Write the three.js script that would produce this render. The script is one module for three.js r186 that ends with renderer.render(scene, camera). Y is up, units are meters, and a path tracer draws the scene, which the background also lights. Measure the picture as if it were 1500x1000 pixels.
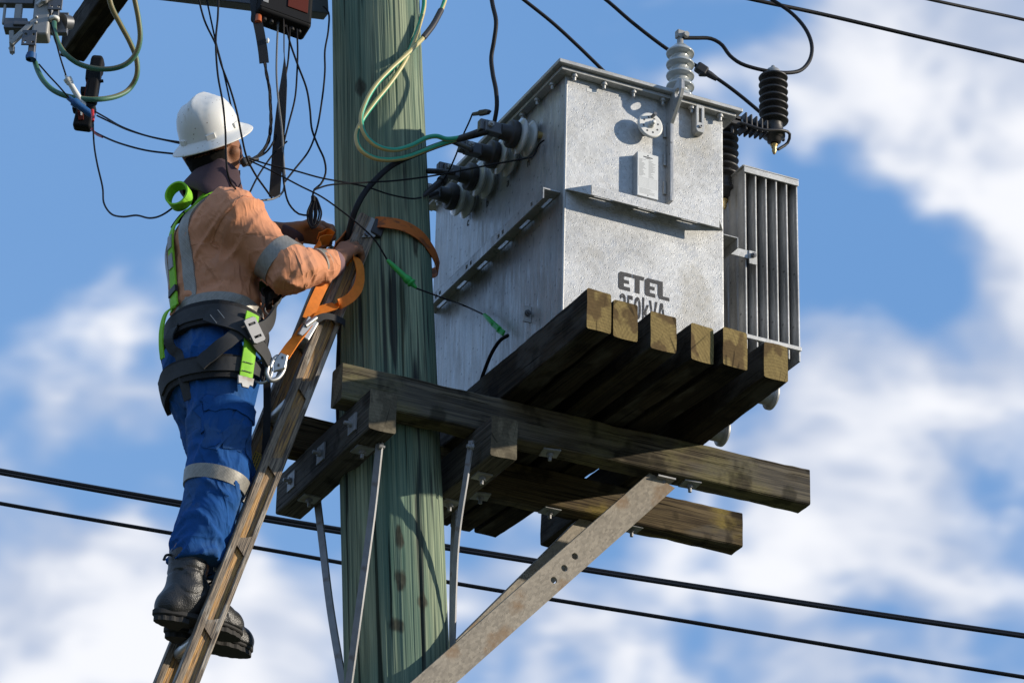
import * as THREE from 'three';
import { RoundedBoxGeometry } from 'three/addons/geometries/RoundedBoxGeometry.js';
import { mergeGeometries, mergeVertices, toCreasedNormals } from 'three/addons/utils/BufferGeometryUtils.js';
import { TextGeometry } from 'three/addons/geometries/TextGeometry.js';
import { FontLoader } from 'three/addons/loaders/FontLoader.js';

// ---------------------------------------------------------------- camera, exposure
const scene = new THREE.Scene();
const camera = new THREE.PerspectiveCamera(11.935, 1024 / 682, 0.1, 6000);
camera.position.set(-3.796, 1.59, 7.691);
camera.up.set(-0.2140, 0.8943, 0.3930);
camera.lookAt(-3.796 + 0.3823, 1.59 + 0.4469, 7.691 - 0.8088);
const renderer = new THREE.WebGLRenderer({ antialias: true });
renderer.toneMapping = THREE.LinearToneMapping;
renderer.toneMappingExposure = 1.1;
renderer.shadowMap.enabled = true;

// ---------------------------------------------------------------- numbers and noise
function mulberry(a) { return () => { a |= 0; a = a + 0x6D2B79F5 | 0; let t = Math.imul(a ^ a >>> 15, 1 | a); t = t + Math.imul(t ^ t >>> 7, 61 | t) ^ t; return ((t ^ t >>> 14) >>> 0) / 4294967296; }; }
const rnd = mulberry(20240611);
const clamp = (x, a = 0, b = 1) => Math.min(b, Math.max(a, x));
const lerp = (a, b, t) => a + (b - a) * t;
const sstep = (a, b, x) => { const t = clamp((x - a) / (b - a)); return t * t * (3 - 2 * t); };
const hash = (x, y, z = 0) => { let h = Math.imul(x | 0, 374761393) + Math.imul(y | 0, 668265263) + Math.imul(z | 0, 1274126177) | 0; h = Math.imul(h ^ h >>> 13, 1274126177); return ((h ^ h >>> 16) >>> 0) / 4294967296; };
const V = (x, y, z) => new THREE.Vector3(x, y, z);
const mod = (a, n) => ((a % n) + n) % n;
const fbm3 = (x, y, z, o = 4) => { let s = 0, a = 0.5; for (let i = 0; i < o; i++) { s += a * n3(x, y, z); x *= 2.03; y *= 2.03; z *= 2.03; a *= 0.5; } return s; };
const PT = new Uint16Array(2048), PV = new Float32Array(1024);
{ const q = mulberry(77), o = Array.from({ length: 1024 }, (_, i) => i); for (let i = 1023; i > 0; i--) { const j = Math.floor(q() * (i + 1)); [o[i], o[j]] = [o[j], o[i]]; } for (let i = 0; i < 2048; i++) PT[i] = o[i & 1023]; for (let i = 0; i < 1024; i++) PV[i] = q(); }
const hp = (a, b, s) => PV[PT[PT[(a + s * 37) & 1023] + (b & 1023)]];
function n3(x, y, z) {           // value noise in space, -1..1
  const i = Math.floor(x), j = Math.floor(y), k = Math.floor(z); let u = x - i, v = y - j, w = z - k;
  u = u * u * (3 - 2 * u); v = v * v * (3 - 2 * v); w = w * w * (3 - 2 * w);
  const I = i & 1023, I1 = (i + 1) & 1023, j0 = j & 1023, j1 = (j + 1) & 1023, k0 = k & 1023, k1 = (k + 1) & 1023;
  const a = PT[I], b = PT[I1], aa = PT[a + j0], ab = PT[a + j1], ba = PT[b + j0], bb = PT[b + j1];
  const p0 = PV[PT[aa + k0]], p1 = PV[PT[ba + k0]], p2 = PV[PT[ab + k0]], p3 = PV[PT[bb + k0]], q0 = PV[PT[aa + k1]], q1 = PV[PT[ba + k1]], q2 = PV[PT[ab + k1]], q3 = PV[PT[bb + k1]];
  const m = p0 + (p1 - p0) * u, n = p2 + (p3 - p2) * u, o = q0 + (q1 - q0) * u, p = q2 + (q3 - q2) * u, x0 = m + (n - m) * v, x1 = o + (p - o) * v;
  return 2 * (x0 + (x1 - x0) * w) - 1;
}
function pn(x, y, px, py, s) {   // value noise that repeats after px, py cells, 0..1
  const i = Math.floor(x), j = Math.floor(y); let u = x - i, v = y - j; u = u * u * (3 - 2 * u); v = v * v * (3 - 2 * v);
  let a = i % px, c = j % py; if (a < 0) a += px; if (c < 0) c += py; const b = a + 1 === px ? 0 : a + 1, d = c + 1 === py ? 0 : c + 1;
  const e = hp(a, c, s), f = hp(b, c, s), g = hp(a, d, s), h = hp(b, d, s), m = e + (f - e) * u; return m + (g + (h - g) * u - m) * v;
}
const pf = (u, v, fx, fy, s, o = 4) => { let t = 0, a = 0.5, n = 0; for (let i = 0; i < o; i++) { t += a * pn(u * fx, v * fy, fx, fy, s + i * 17); n += a; fx *= 2; fy *= 2; a *= 0.5; } return t / n; };
function cells(u, v, n, s) {     // nearest and second nearest cell point, repeating
  const x = u * n, y = v * n, i = Math.floor(x), j = Math.floor(y); let d1 = 9, d2 = 9, id = 0;
  for (let a = -1; a < 2; a++) for (let b = -1; b < 2; b++) {
    const c = (i + a + n) % n, d = (j + b + n) % n, dx = i + a + hp(c, d, s) - x, dy = j + b + hp(c, d, s + 7) - y, r = Math.sqrt(dx * dx + dy * dy);
    if (r < d1) { d2 = d1; d1 = r; id = hp(c, d, s + 3); } else if (r < d2) d2 = r;
  }
  return [d1, d2, id];
}

// ---------------------------------------------------------------- sky
const enc = (c) => Math.round(255 * clamp(c <= 0.0031308 ? 12.92 * c : 1.055 * Math.pow(c, 1 / 2.4) - 0.055));
const SKY_CLOUDS = [             // [azimuth, elevation], radius, strength: where the cloud banks and the clear gaps lie
  [[34.73, 31.31], 2.3, 0.75], [[32.13, 31.77], 1.5, 0.50], [[33.16, 29.96], 1.1, 0.45], [[35.13, 28.81], 1.2, 0.45], [[30.31, 31.11], 1.2, 0.20], [[27.66, 32.20], 0.9, 0.20],
  [[32.55, 28.02], 0.95, -0.85], [[31.22, 28.71], 0.8, -0.55], [[33.85, 27.32], 0.6, -0.45], [[29.99, 28.02], 0.9, -0.35],
  [[31.56, 26.20], 0.9, 0.55], [[34.30, 25.76], 1.4, 0.50], [[31.38, 24.42], 1.5, 0.60], [[33.45, 24.13], 1.3, 0.35], [[35.17, 27.27], 0.8, 0.45], [[30.32, 23.12], 1.1, 0.45],
  [[34.39, 22.33], 1.3, 0.22], [[29.27, 21.46], 1.8, 0.30], [[26.07, 21.43], 1.5, 0.28], [[32.44, 21.08], 1.6, 0.30], [[34.21, 23.87], 0.7, -0.25], [[31.97, 22.27], 0.8, -0.1], [[32.90, 23.20], 1.2, 0.25], [[23.52, 21.13], 1.4, 0.25],
  [[17.26, 21.51], 1.5, 0.75], [[16.61, 22.88], 0.7, 0.45], [[18.16, 22.76], 0.6, 0.35], [[20.05, 21.57], 1.3, 0.65], [[21.25, 20.68], 1.2, 0.45], [[16.48, 20.39], 1.2, 0.4], [[17.54, 26.64], 0.9, 0.50], [[16.36, 25.36], 1.0, 0.35], [[21.22, 25.33], 0.9, 0.50], [[18.60, 25.17], 1.2, 0.30], [[16.71, 24.43], 0.8, 0.20],
  [[17.55, 23.84], 0.7, -0.35], [[21.23, 23.17], 0.6, -0.30], [[16.23, 30.23], 2.6, -0.5], [[20.63, 30.20], 2.2, -0.5], [[24.72, 31.80], 1.7, -0.5], [[15.67, 28.03], 1.2, -0.3], [[26.69, 23.11], 0.7, -0.2], [[24.23, 29.88], 0.45, 0.45], [[21.30, 28.32], 0.6, 0.35],
].map(([ae, r, w]) => { const a = ae[0] * Math.PI / 180, e = ae[1] * Math.PI / 180; return [Math.sin(a) * Math.cos(e), Math.sin(e), -Math.cos(a) * Math.cos(e), r * Math.PI / 180, w]; });
function skyColour(x, y, z) {
  const h = clamp(y), f = Math.pow(1 - h, 2.6), veil = clamp(0.38 + 1.3 * Math.max(0, 0.47 - y) - 0.55 * (x - 0.30) + 0.25 * fbm3(x * 3, y * 5, z * 3, 3), 0, 0.75);
  const r = lerp(lerp(0.045, 0.20, f), 0.26, veil), g = lerp(lerp(0.195, 0.36, f), 0.44, veil), b = lerp(lerp(0.50, 0.64, f), 0.74, veil);
  let d = 0.10 + 0.10 * sstep(0.44, 0.34, y) + 0.30 * fbm3(x * 7 + 3, y * 10 + 1, z * 7 + 5, 3);
  for (const [cx, cy, cz, cr, w] of SKY_CLOUDS) { const q = 2 - 2 * (x * cx + y * cy + z * cz); if (q < cr * cr * 9) d += w * Math.exp(-q / (cr * cr)); }
  const wx = x + 0.012 * n3(x * 28, y * 28, z * 28), wy = y + 0.010 * n3(x * 28 + 9, y * 34, z * 28);
  const bil = 0.5 - (0.5 * Math.abs(n3(wx * 26 + 3, wy * 36, z * 26 + 9)) + 0.28 * Math.abs(n3(wx * 55, wy * 74 + 4, z * 55)) + 0.17 * Math.abs(n3(wx * 110 + 1, wy * 140, z * 110)) + 0.1 * Math.abs(n3(wx * 210, wy * 270, z * 210))) * 1.15;
  const soft = fbm3(x * 44, y * 60, z * 44 + 2, 4), t = d + 0.75 * (bil - 0.12) + 0.36 * soft, c = 0.97 * sstep(0.0, 0.70, t);
  // thin cloud lets the blue through; thick cloud is white, with blue-grey folds
  const lift = sstep(0.0, 1.0, 0.14 + 0.55 * t + 0.7 * fbm3(x * 20 + 7, y * 36 + 2, z * 20, 3) + 0.9 * (bil - 0.12));
  return [lerp(r, lerp(0.46, 0.88, lift), c), lerp(g, lerp(0.53, 0.89, lift), c), lerp(b, lerp(0.68, 0.93, lift), c)];
}
{
  const W = 2048, H = 2048, data = new Float32Array(W * H * 4);
  for (let j = 0; j < H; j++) {
    const el = ((j + 0.5) / H - 0.5) * Math.PI, y = Math.sin(el), ce = Math.cos(el), low = y <= 0, step = low ? W : 1;
    for (let i = 0; i < W; i += step) {
      const az = ((i + 0.5) / W - 0.5) * 2 * Math.PI, c = low ? [0.20, 0.22, 0.22] : skyColour(Math.cos(az) * ce, y, Math.sin(az) * ce);
      for (let k = 0; k < step; k++) data.set([c[0], c[1], c[2], 1], 4 * (j * W + i + k));
    }
  }
  const t = new THREE.DataTexture(data, W, H, THREE.RGBAFormat, THREE.FloatType);
  t.mapping = THREE.EquirectangularReflectionMapping; t.magFilter = THREE.LinearFilter; t.minFilter = THREE.LinearFilter; t.wrapS = THREE.RepeatWrapping; t.colorSpace = THREE.LinearSRGBColorSpace; t.needsUpdate = true;
  scene.background = t; scene.environment = t;
}
const sun = new THREE.DirectionalLight(new THREE.Color().setRGB(1, 0.90, 0.75), 4.6);
sun.position.set(1.53 * 10, 6 + 0.56 * 10, 10); sun.target.position.set(0, 6, 0); sun.castShadow = true; sun.shadow.radius = 1.5;
sun.shadow.mapSize.set(4096, 4096); Object.assign(sun.shadow.camera, { left: -5, right: 5, top: 5, bottom: -5, near: 1, far: 60 });
scene.add(sun, sun.target);

// ---------------------------------------------------------------- materials
function tex(w, h, fn, { srgb = true, rx = 1, ry = 1 } = {}) {      // fn(u, v) gives linear colour or one grey value
  const data = new Uint8Array(w * h * 4);
  for (let j = 0; j < h; j++) for (let i = 0; i < w; i++) {
    const c = fn((i + 0.5) / w, (j + 0.5) / h), o = 4 * (j * w + i);
    if (srgb) { data[o] = enc(c[0]); data[o + 1] = enc(c[1]); data[o + 2] = enc(c[2]); } else data[o] = data[o + 1] = data[o + 2] = Math.round(255 * clamp(c));
    data[o + 3] = 255;
  }
  const t = new THREE.DataTexture(data, w, h); t.wrapS = t.wrapT = THREE.RepeatWrapping; t.magFilter = THREE.LinearFilter; t.minFilter = THREE.LinearMipmapLinearFilter; t.generateMipmaps = true;
  if (srgb) t.colorSpace = THREE.SRGBColorSpace; t.repeat.set(rx, ry); t.needsUpdate = true; return t;
}
const mix3 = (a, b, t) => [lerp(a[0], b[0], t), lerp(a[1], b[1], t), lerp(a[2], b[2], t)];
const mul3 = (a, k) => [a[0] * k, a[1] * k, a[2] * k];
function mat(name, rgb, roughness = 0.7, metalness = 0, more = {}) {
  const m = new THREE.MeshPhysicalMaterial({ roughness, metalness, ...more }); m.color.setRGB(...rgb); m.name = name; return m;
}
const M = {};
{ // galvanised sheet: spangled zinc with pits, stains and runs; the tile is 0.6 m
  const col = tex(1024, 1024, (u, v) => {
    const w = 0.004 * (pf(u, v, 40, 40, 3, 2) - 0.5), [d1, d2, id] = cells(u + w, v + w, 46, 11), c2 = cells(u, v, 110, 5);
    let k = 0.48 + 0.08 * (id - 0.5) + 0.04 * (c2[2] - 0.5) + 0.24 * (pf(u, v, 5, 5, 21, 5) - 0.5);
    if (d2 - d1 < 0.07) k *= 0.94;
    const pit = cells(u, v, 60, 77); if (pit[2] > 0.72 && pit[0] < 0.13) k *= 0.6;
    const stain = sstep(0.55, 0.78, pf(u, v, 4, 3, 55, 5)) * (0.4 + 0.6 * pf(u, v, 60, 60, 9, 3));
    return mix3([k * 0.985, k, k * 1.005], [0.30, 0.275, 0.215], 0.55 * stain);
  }, { rx: 1 / 0.6, ry: 1 / 0.6 });
  const rough = tex(320, 320, (u, v) => { const [, , id] = cells(u, v, 40, 11); return 0.42 + 0.2 * (id - 0.5) + 0.25 * pf(u, v, 8, 8, 3, 4); }, { srgb: false, rx: 1 / 0.6, ry: 1 / 0.6 });
  const bump = tex(768, 768, (u, v) => { const p = cells(u, v, 60, 77), q = cells(u, v, 120, 31); let k = 0.55 + 0.35 * (pf(u, v, 12, 12, 3, 5) - 0.5); if (p[2] > 0.72) k -= 0.45 * (1 - sstep(0.05, 0.2, p[0])); if (q[2] > 0.6) k += 0.12 * (1 - sstep(0.1, 0.5, q[0])); return k; }, { srgb: false, rx: 1 / 0.6, ry: 1 / 0.6 });
  M.galv = mat('galvanised_sheet', [1, 1, 1], 1, 0.35, { map: col, roughnessMap: rough, bumpMap: bump, bumpScale: 0.0022 });
  const col2 = tex(768, 768, (u, v) => {
    const c2 = cells(u, v, 90, 5), run = pf(u, v, 70, 5, 41, 4), run2 = pf(u, v, 22, 2, 13, 4);
    let k = 0.37 + 0.05 * (c2[2] - 0.5) + 0.07 * (run - 0.5) + 0.10 * (run2 - 0.5) + 0.26 * (pf(u, v, 4, 4, 21, 5) - 0.5);
    const pit = cells(u, v, 22, 97); if (pit[2] > 0.86 && pit[0] < 0.14) k *= 0.5;
    return [k * 0.99, k, k * 1.0];
  }, { rx: 1 / 0.6, ry: 1 / 0.6 });
  const bump2 = tex(640, 640, (u, v) => 0.4 + 0.6 * (pf(u, v, 60, 7, 41, 4) - 0.5) + 0.5 * (pf(u, v, 18, 6, 9, 5) - 0.5), { srgb: false, rx: 1 / 0.6, ry: 1 / 0.6 });
  const rough2 = tex(320, 320, (u, v) => 0.36 + 0.5 * (pf(u, v, 60, 6, 41, 4) - 0.4), { srgb: false, rx: 1 / 0.6, ry: 1 / 0.6 });
  M.galvRun = mat('galvanised_sheet_with_runs_and_shade', [1, 1, 1], 1, 0.45, { map: col2, roughnessMap: rough2, bumpMap: bump2, bumpScale: 0.0022 });  // drip runs, and a lower tone that paints in the side faces' shade
  M.galvPlain = mat('galvanised_bar', [0.86, 0.86, 0.85], 0.5, 0.5, { map: col, bumpMap: bump, bumpScale: 0.0006 });
  
  // old angle iron: dusty zinc with rust bloom
  const old = tex(768, 384, (u, v) => {
    let k = 0.25 + 0.12 * (pf(u, v, 10, 5, 4, 5) - 0.5) + 0.10 * (cells(u, v, 70, 19)[2] - 0.5);
    const r = sstep(0.56, 0.75, pf(u, v, 9, 5, 88, 5)) * (0.3 + 0.7 * pf(u, v, 90, 45, 6, 3));
    return mix3([k * 1.10, k * 0.96, k * 0.76], [0.20, 0.115, 0.05], 0.85 * r);
  }, { rx: 1 / 0.8, ry: 1 / 0.4 });
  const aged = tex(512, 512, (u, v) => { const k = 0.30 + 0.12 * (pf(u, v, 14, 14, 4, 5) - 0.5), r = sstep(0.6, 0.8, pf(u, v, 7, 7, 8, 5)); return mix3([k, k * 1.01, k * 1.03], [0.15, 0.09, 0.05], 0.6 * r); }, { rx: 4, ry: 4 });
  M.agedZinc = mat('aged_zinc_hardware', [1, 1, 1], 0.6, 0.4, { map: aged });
  M.oldIron = mat('weathered_angle_iron', [1, 1, 1], 0.75, 0.1, { map: old, bumpMap: bump, bumpScale: 0.001 });
}
{ // weathered hardwood: u runs along the grain (tile 1.2 m), v across (tile 0.3 m)
  const G = new Float32Array(1536 * 512), CR = new Float32Array(1536 * 512);
  for (let j = 0; j < 512; j++) for (let i = 0; i < 1536; i++) { const u = (i + 0.5) / 1536, v = (j + 0.5) / 512; G[j * 1536 + i] = 0.55 * pf(u, v, 5, 48, 3, 4) + 0.45 * pf(u + 0.02 * pf(u, v, 8, 8, 2, 2), v, 14, 150, 8, 3); CR[j * 1536 + i] = sstep(0.74, 0.82, pf(u, v, 6, 70, 31, 3)); }
  const pick = (A, u, v) => A[Math.floor(v * 512) * 1536 + Math.floor(u * 1536)], g = (u, v) => pick(G, u, v);
  const side = (base, dark, moss, ms, s) => tex(1536, 512, (u, v) => {
    const k = g(u, v), crack = pick(CR, u, v), pale = sstep(0.5, 0.72, pf(u, v, 5, 3, 61 + s, 5));
    let c = mix3(dark, base, sstep(0.28, 0.68, k)); c = mix3(c, mul3(base, 1.45), 0.45 * pale * k * 1.6);
    c = mix3(c, moss, ms * sstep(0.48, 0.68, pf(u, v, 7, 3, 90 + s, 5)) * (0.35 + 0.65 * pf(u, v, 160, 60, 12, 2)));
    c = mix3(c, [0.13, 0.125, 0.115], 0.3 * sstep(0.55, 0.72, pf(u, v, 6, 4, 140 + s, 5))); c = mul3(c, 1 - 0.55 * sstep(0.55, 0.72, pf(u, v, 16, 3, 170 + s, 5)));
    return mul3(c, 1 - 0.75 * crack);
  }, { rx: 1 / 1.2, ry: 1 / 0.3 });
  const bump = tex(1536, 512, (u, v) => 0.3 + 0.6 * g(u, v) - 0.5 * pick(CR, u, v), { srgb: false, rx: 1 / 1.2, ry: 1 / 0.3 });
  const wood = (n, base, dark, moss, ms, s) => mat(n, [1, 1, 1], 0.9, 0, { map: side(base, dark, moss, ms, s), bumpMap: bump, bumpScale: 0.003, specularIntensity: 0.3 });
  M.beam = wood('weathered_grey_timber', [0.14, 0.116, 0.078], [0.022, 0.018, 0.014], [0.20, 0.18, 0.08], 0.6, 0);
  M.beamLichen = wood('dark_lichened_timber', [0.12, 0.09, 0.05], [0.028, 0.02, 0.014], [0.34, 0.26, 0.06], 0.7, 3);
  M.bearer = wood('shade_toned_grey_timber', [0.10, 0.09, 0.078], [0.02, 0.018, 0.016], [0.08, 0.072, 0.05], 0.4, 5);  // bearer tone lowered to put its near-black shade into the colour
  M.plank = wood('dark_stained_timber', [0.036, 0.028, 0.020], [0.009, 0.0075, 0.006], [0.06, 0.047, 0.022], 0.5, 9);  // dark stain, plus shade worked into the tone
  const end = (base, dark, stain, ss, s) => tex(384, 384, (u, v) => {   // sawn end grain, tile 0.25 m
    const cx = 0.18 + 0.3 * hash(s, 1), cy = -0.25 + 0.4 * hash(s, 2), x = u - cx, y = v - cy, r = Math.hypot(x, y) + 0.02 * (pf(u, v, 6, 6, s, 4) - 0.5);
    const ring = 0.5 + 0.5 * Math.sin(r * 150), saw = pf(u + v * 0.4, v, 120, 8, s + 4, 2), chk = sstep(0.72, 0.8, pf(Math.atan2(y, x) * 0.4 + 3, r * 0.5, 40, 3, s + 8, 2));
    let c = mix3(dark, base, 0.35 + 0.35 * ring * 0.6 + 0.45 * (saw - 0.3)); c = mix3(c, stain, ss * sstep(0.5, 0.62, pf(u, v, 5, 4, s + 30, 5)));
    return mul3(c, (1 - 0.55 * chk) * (0.8 + 0.4 * pf(u, v, 40, 40, s, 3)));
  }, { rx: 4, ry: 4 });
  M.endYellow = [0, 1, 2].map((i) => mat('mustard_end_grain', [1, 1, 1], 0.85, 0, { map: end([0.31, 0.23, 0.09], [0.10, 0.07, 0.028], [0.075, 0.045, 0.022], 0.75, 40 + i), specularIntensity: 0.3 }));
  M.endGrey = mat('grey_end_grain', [1, 1, 1], 0.9, 0, { map: end([0.21, 0.18, 0.125], [0.10, 0.082, 0.055], [0.06, 0.05, 0.035], 0.6, 61), specularIntensity: 0.3 });
  // treated round pole: green copper tint, long shakes and weather streaks; u round (one turn), v up (tile 2.6 m)
  const pole = (u, v) => {
    const fine = pf(u, v, 330, 10, 3, 3), mid = pf(u, v, 60, 4, 9, 4), wide = pf(u, v, 7, 3, 15, 5);
    let c = mix3([0.05, 0.092, 0.072], [0.33, 0.385, 0.255], clamp(1.5 * (fine - 0.5) + 0.6 * (mid - 0.5) + 0.5));
    c = mix3(c, [0.25, 0.26, 0.17], 0.3 * sstep(0.45, 0.7, wide)); c = mix3(c, [0.075, 0.155, 0.125], 0.55 * sstep(0.5, 0.72, pf(u, v, 9, 4, 44, 5)));
    const streak = sstep(0.60, 0.72, pf(u, v, 34, 2, 71, 4)) * sstep(0.42, 0.62, pf(u, v, 12, 6, 72, 4));
    c = mul3(c, 0.72 + 0.56 * pf(u, v, 5, 4, 66, 5)); c = mix3(c, [0.026, 0.03, 0.032], 0.9 * streak);
    const tar = sstep(0.35, 0.65, pf(u, v, 120, 10, 91, 3) + 0.5 * Math.exp(-Math.pow((u - 0.702) / 0.02, 2)) * sstep(0.40, 0.47, v) * sstep(0.60, 0.52, v) - 0.35 + 0.25 * sstep(0.6, 0.75, pf(u, v, 10, 3, 95, 3)));
    c = mix3(c, [0.022, 0.022, 0.026], 0.85 * tar);
    const shake = sstep(0.80, 0.86, pf(u + 0.004 * pf(u, v, 10, 20, 5, 2), v, 70, 3, 81, 2)); return mul3(c, 1 - 0.8 * shake);
  };
  const knots = [[0.702, 0.222], [0.700, 0.170], [0.685, 0.118], [0.772, 0.150], [0.80, 0.60], [0.62, 0.80], [0.25, 0.3], [0.05, 0.75]];
  M.pole = mat('treated_pole_timber', [1, 1, 1], 0.85, 0, { specularIntensity: 0.3,
    map: tex(640, 1280, (u, v) => { let c = pole(u, v); for (const [a, b] of knots) { const du = (u - a) * 0.97, dv = (v - b) * 2.6, sz = 0.7 + 0.8 * hash(Math.round(a * 1e3), Math.round(b * 1e3)), r = Math.hypot(du / (0.017 * sz), dv / (0.034 / sz)) + 1.3 * (pf(u, v, 70, 60, 4, 4) - 0.5); c = mix3(c, mix3([0.022, 0.02, 0.016], [0.075, 0.07, 0.05], pf(u, v, 160, 200, 7, 2)), 0.9 - 0.9 * sstep(0.55, 1.2, r)); } return c; }),
    bumpMap: tex(640, 1280, (u, v) => 0.3 + 0.35 * pf(u, v, 330, 10, 3, 3) + 0.2 * pf(u, v, 46, 5, 9, 4) - 0.6 * sstep(0.80, 0.86, pf(u + 0.004 * pf(u, v, 10, 20, 5, 2), v, 70, 3, 81, 2)) - 0.25 * sstep(0.60, 0.72, pf(u, v, 34, 2, 71, 4)), { srgb: false }), bumpScale: 0.006 });
}
M.porcelain = mat('grey_glazed_porcelain', [0.40, 0.42, 0.41], 0.16, 0, { clearcoat: 0.6, clearcoatRoughness: 0.08 });
M.rubber = mat('black_polymer', [0.022, 0.020, 0.020], 0.5);
M.cable = mat('black_cable_sheath', [0.012, 0.012, 0.014], 0.6, 0, { specularIntensity: 0.5 });
M.lead = mat('black_test_lead', [0.008, 0.008, 0.010], 0.6, 0, { specularIntensity: 0.3 });
M.greyLead = mat('grey_cable_sheath', [0.13, 0.13, 0.125], 0.45);
M.steel = mat('bright_zinc_steel', [0.46, 0.45, 0.43], 0.42, 0.85);
M.darkSteel = mat('dull_dark_steel', [0.12, 0.125, 0.135], 0.5, 0.6);
M.castGrey = mat('grey_cast_alloy', [0.30, 0.30, 0.29], 0.55, 0.3);
M.brass = mat('brass', [0.45, 0.33, 0.14], 0.4, 0.8);
M.whitePaint = mat('white_plate', [0.66, 0.66, 0.64], 0.5);
M.ink = mat('black_stencil_ink', [1, 1, 1], 0.75, 0, { map: tex(256, 256, (u, v) => mix3([0.026, 0.026, 0.03], [0.30, 0.30, 0.29], sstep(0.66, 0.74, pf(u, v, 24, 24, 5, 4))), { rx: 9, ry: 9 }) });
M.blackBox = mat('black_moulded_plastic', [0.010, 0.010, 0.011], 0.7, 0, { specularIntensity: 0.3 });
M.redPanel = mat('dark_red_plastic', [0.085, 0.016, 0.010], 0.7, 0, { specularIntensity: 0.3 });
M.green = mat('green_plastic', [0.02, 0.34, 0.06], 0.4);
M.blue = mat('blue_plastic', [0.012, 0.085, 0.25], 0.45);
M.white = mat('white_plastic', [0.72, 0.72, 0.68], 0.4);

// ---------------------------------------------------------------- objects: names, groups, parts
const used = new Map();
function numbered(n) { const k = (used.get(n) ?? -1) + 1; used.set(n, k); return k ? n + '_' + String(k).padStart(3, '0') : n; }
function tag(o, label, category, group, kind) { if (label) o.userData.label = label; if (category) o.userData.category = category; if (group) o.userData.group = group; if (kind) o.userData.kind = kind; return o; }
function thing(name, label, category, [x, y, z] = [0, 0, 0], group) { const o = new THREE.Group(); o.name = numbered(name); o.position.set(x, y, z); scene.add(o); return tag(o, label, category, group); }
function obj(name, geo, material, parent = scene) {
  const g = Array.isArray(geo) ? mergeGeometries(geo.map((q) => { const p = q.index ? q.toNonIndexed() : q; for (const k of Object.keys(p.attributes)) if (!['position', 'normal', 'uv'].includes(k)) p.deleteAttribute(k); return p; })) : geo;
  const m = new THREE.Mesh(g, material); m.name = parent === scene ? numbered(name) : name; m.castShadow = m.receiveShadow = true; parent.add(m); return m;
}
function part(name, geo, material, root, at) {      // geometry given in world metres, kept relative to its thing
  const m = obj(name, geo, material, root); let p = root; while (p && p !== scene) { m.position.sub(p.position); p = p.parent; } return m;
}
// ---------------------------------------------------------------- geometry helpers
const T = (g, x, y, z) => g.translate(x, y, z);
function boxUV(g, s = 1) {        // uv in metres from the side each face looks to
  const q = g.index ? g.toNonIndexed() : g, p = q.attributes.position, n = p.count, uv = new Float32Array(n * 2), a = V(), b = V(), c = V();
  for (let i = 0; i < n; i += 3) {
    a.fromBufferAttribute(p, i); b.fromBufferAttribute(p, i + 1); c.fromBufferAttribute(p, i + 2);
    const nn = b.clone().sub(a).cross(c.clone().sub(a)), ax = Math.abs(nn.x), ay = Math.abs(nn.y), az = Math.abs(nn.z);
    for (let k = 0; k < 3; k++) { const X = p.getX(i + k), Y = p.getY(i + k), Z = p.getZ(i + k); const [u, v] = ax >= ay && ax >= az ? [Z, Y] : ay >= az ? [X, Z] : [X, Y]; uv[2 * (i + k)] = u * s; uv[2 * (i + k) + 1] = v * s; }
  }
  q.setAttribute('uv', new THREE.BufferAttribute(uv, 2)); return q;
}
function rbox(x0, x1, y0, y1, z0, z1, r = 0.003, seg = 2) { return boxUV(T(new RoundedBoxGeometry(x1 - x0, y1 - y0, z1 - z0, seg, Math.min(r, (x1 - x0) / 2.01, (y1 - y0) / 2.01, (z1 - z0) / 2.01)), (x0 + x1) / 2, (y0 + y1) / 2, (z0 + z1) / 2)); }
const UPV = V(0, 1, 0);
function along(g, a, b) {         // a geometry made along +y from 0, laid from a to b
  const A = Array.isArray(a) ? V(...a) : a, B = Array.isArray(b) ? V(...b) : b;
  return g.applyQuaternion(new THREE.Quaternion().setFromUnitVectors(UPV, B.clone().sub(A).normalize())).translate(A.x, A.y, A.z);
}
function cyl(a, b, r0, r1 = r0, seg = 20) { const A = V(...a), B = V(...b), L = A.distanceTo(B); return along(T(new THREE.CylinderGeometry(r1, r0, L, seg), 0, L / 2, 0), A, B); }
function lathe(a, b, pts, seg = 36) { return along(new THREE.LatheGeometry(pts.map(([r, h]) => new THREE.Vector2(r, h)), seg), a, b); }   // profile [radius, height along a->b]
function tube(pts, r, n, seg = 8) { const c = new THREE.CatmullRomCurve3(pts.map((p) => V(...p)), false, 'centripetal'); const L = c.getLength(); return new THREE.TubeGeometry(c, n ?? Math.max(8, Math.min(400, Math.round(L / 0.015))), r, seg, false); }
function capped(pts, r, n, seg = 10) { const g = tube(pts, r, n, seg), p0 = V(...pts[0]), p1 = V(...pts[pts.length - 1]); return mergeGeometries([g, T(new THREE.SphereGeometry(r, seg, 6), p0.x, p0.y, p0.z), T(new THREE.SphereGeometry(r, seg, 6), p1.x, p1.y, p1.z)].map((q) => q.toNonIndexed())); }
function shape(pts, holes = []) { const s = new THREE.Shape(pts.map((p) => new THREE.Vector2(...p))); for (const h of holes) s.holes.push(h.isPath ? h : new THREE.Path(h.map((p) => new THREE.Vector2(...p)))); return s; }
function hole(x, y, r) { const p = new THREE.Path(); p.absarc(x, y, r, 0, Math.PI * 2); p.isPath = true; return p; }
const rect = (x0, y0, x1, y1) => [[x0, y0], [x1, y0], [x1, y1], [x0, y1]];
function ext(s, depth, bevel = 0) { return boxUV(new THREE.ExtrudeGeometry(s, { depth: depth - 2 * bevel, bevelEnabled: bevel > 0, bevelSize: bevel, bevelThickness: bevel, bevelSegments: 1, curveSegments: 14 }).translate(0, 0, bevel)); }
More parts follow.
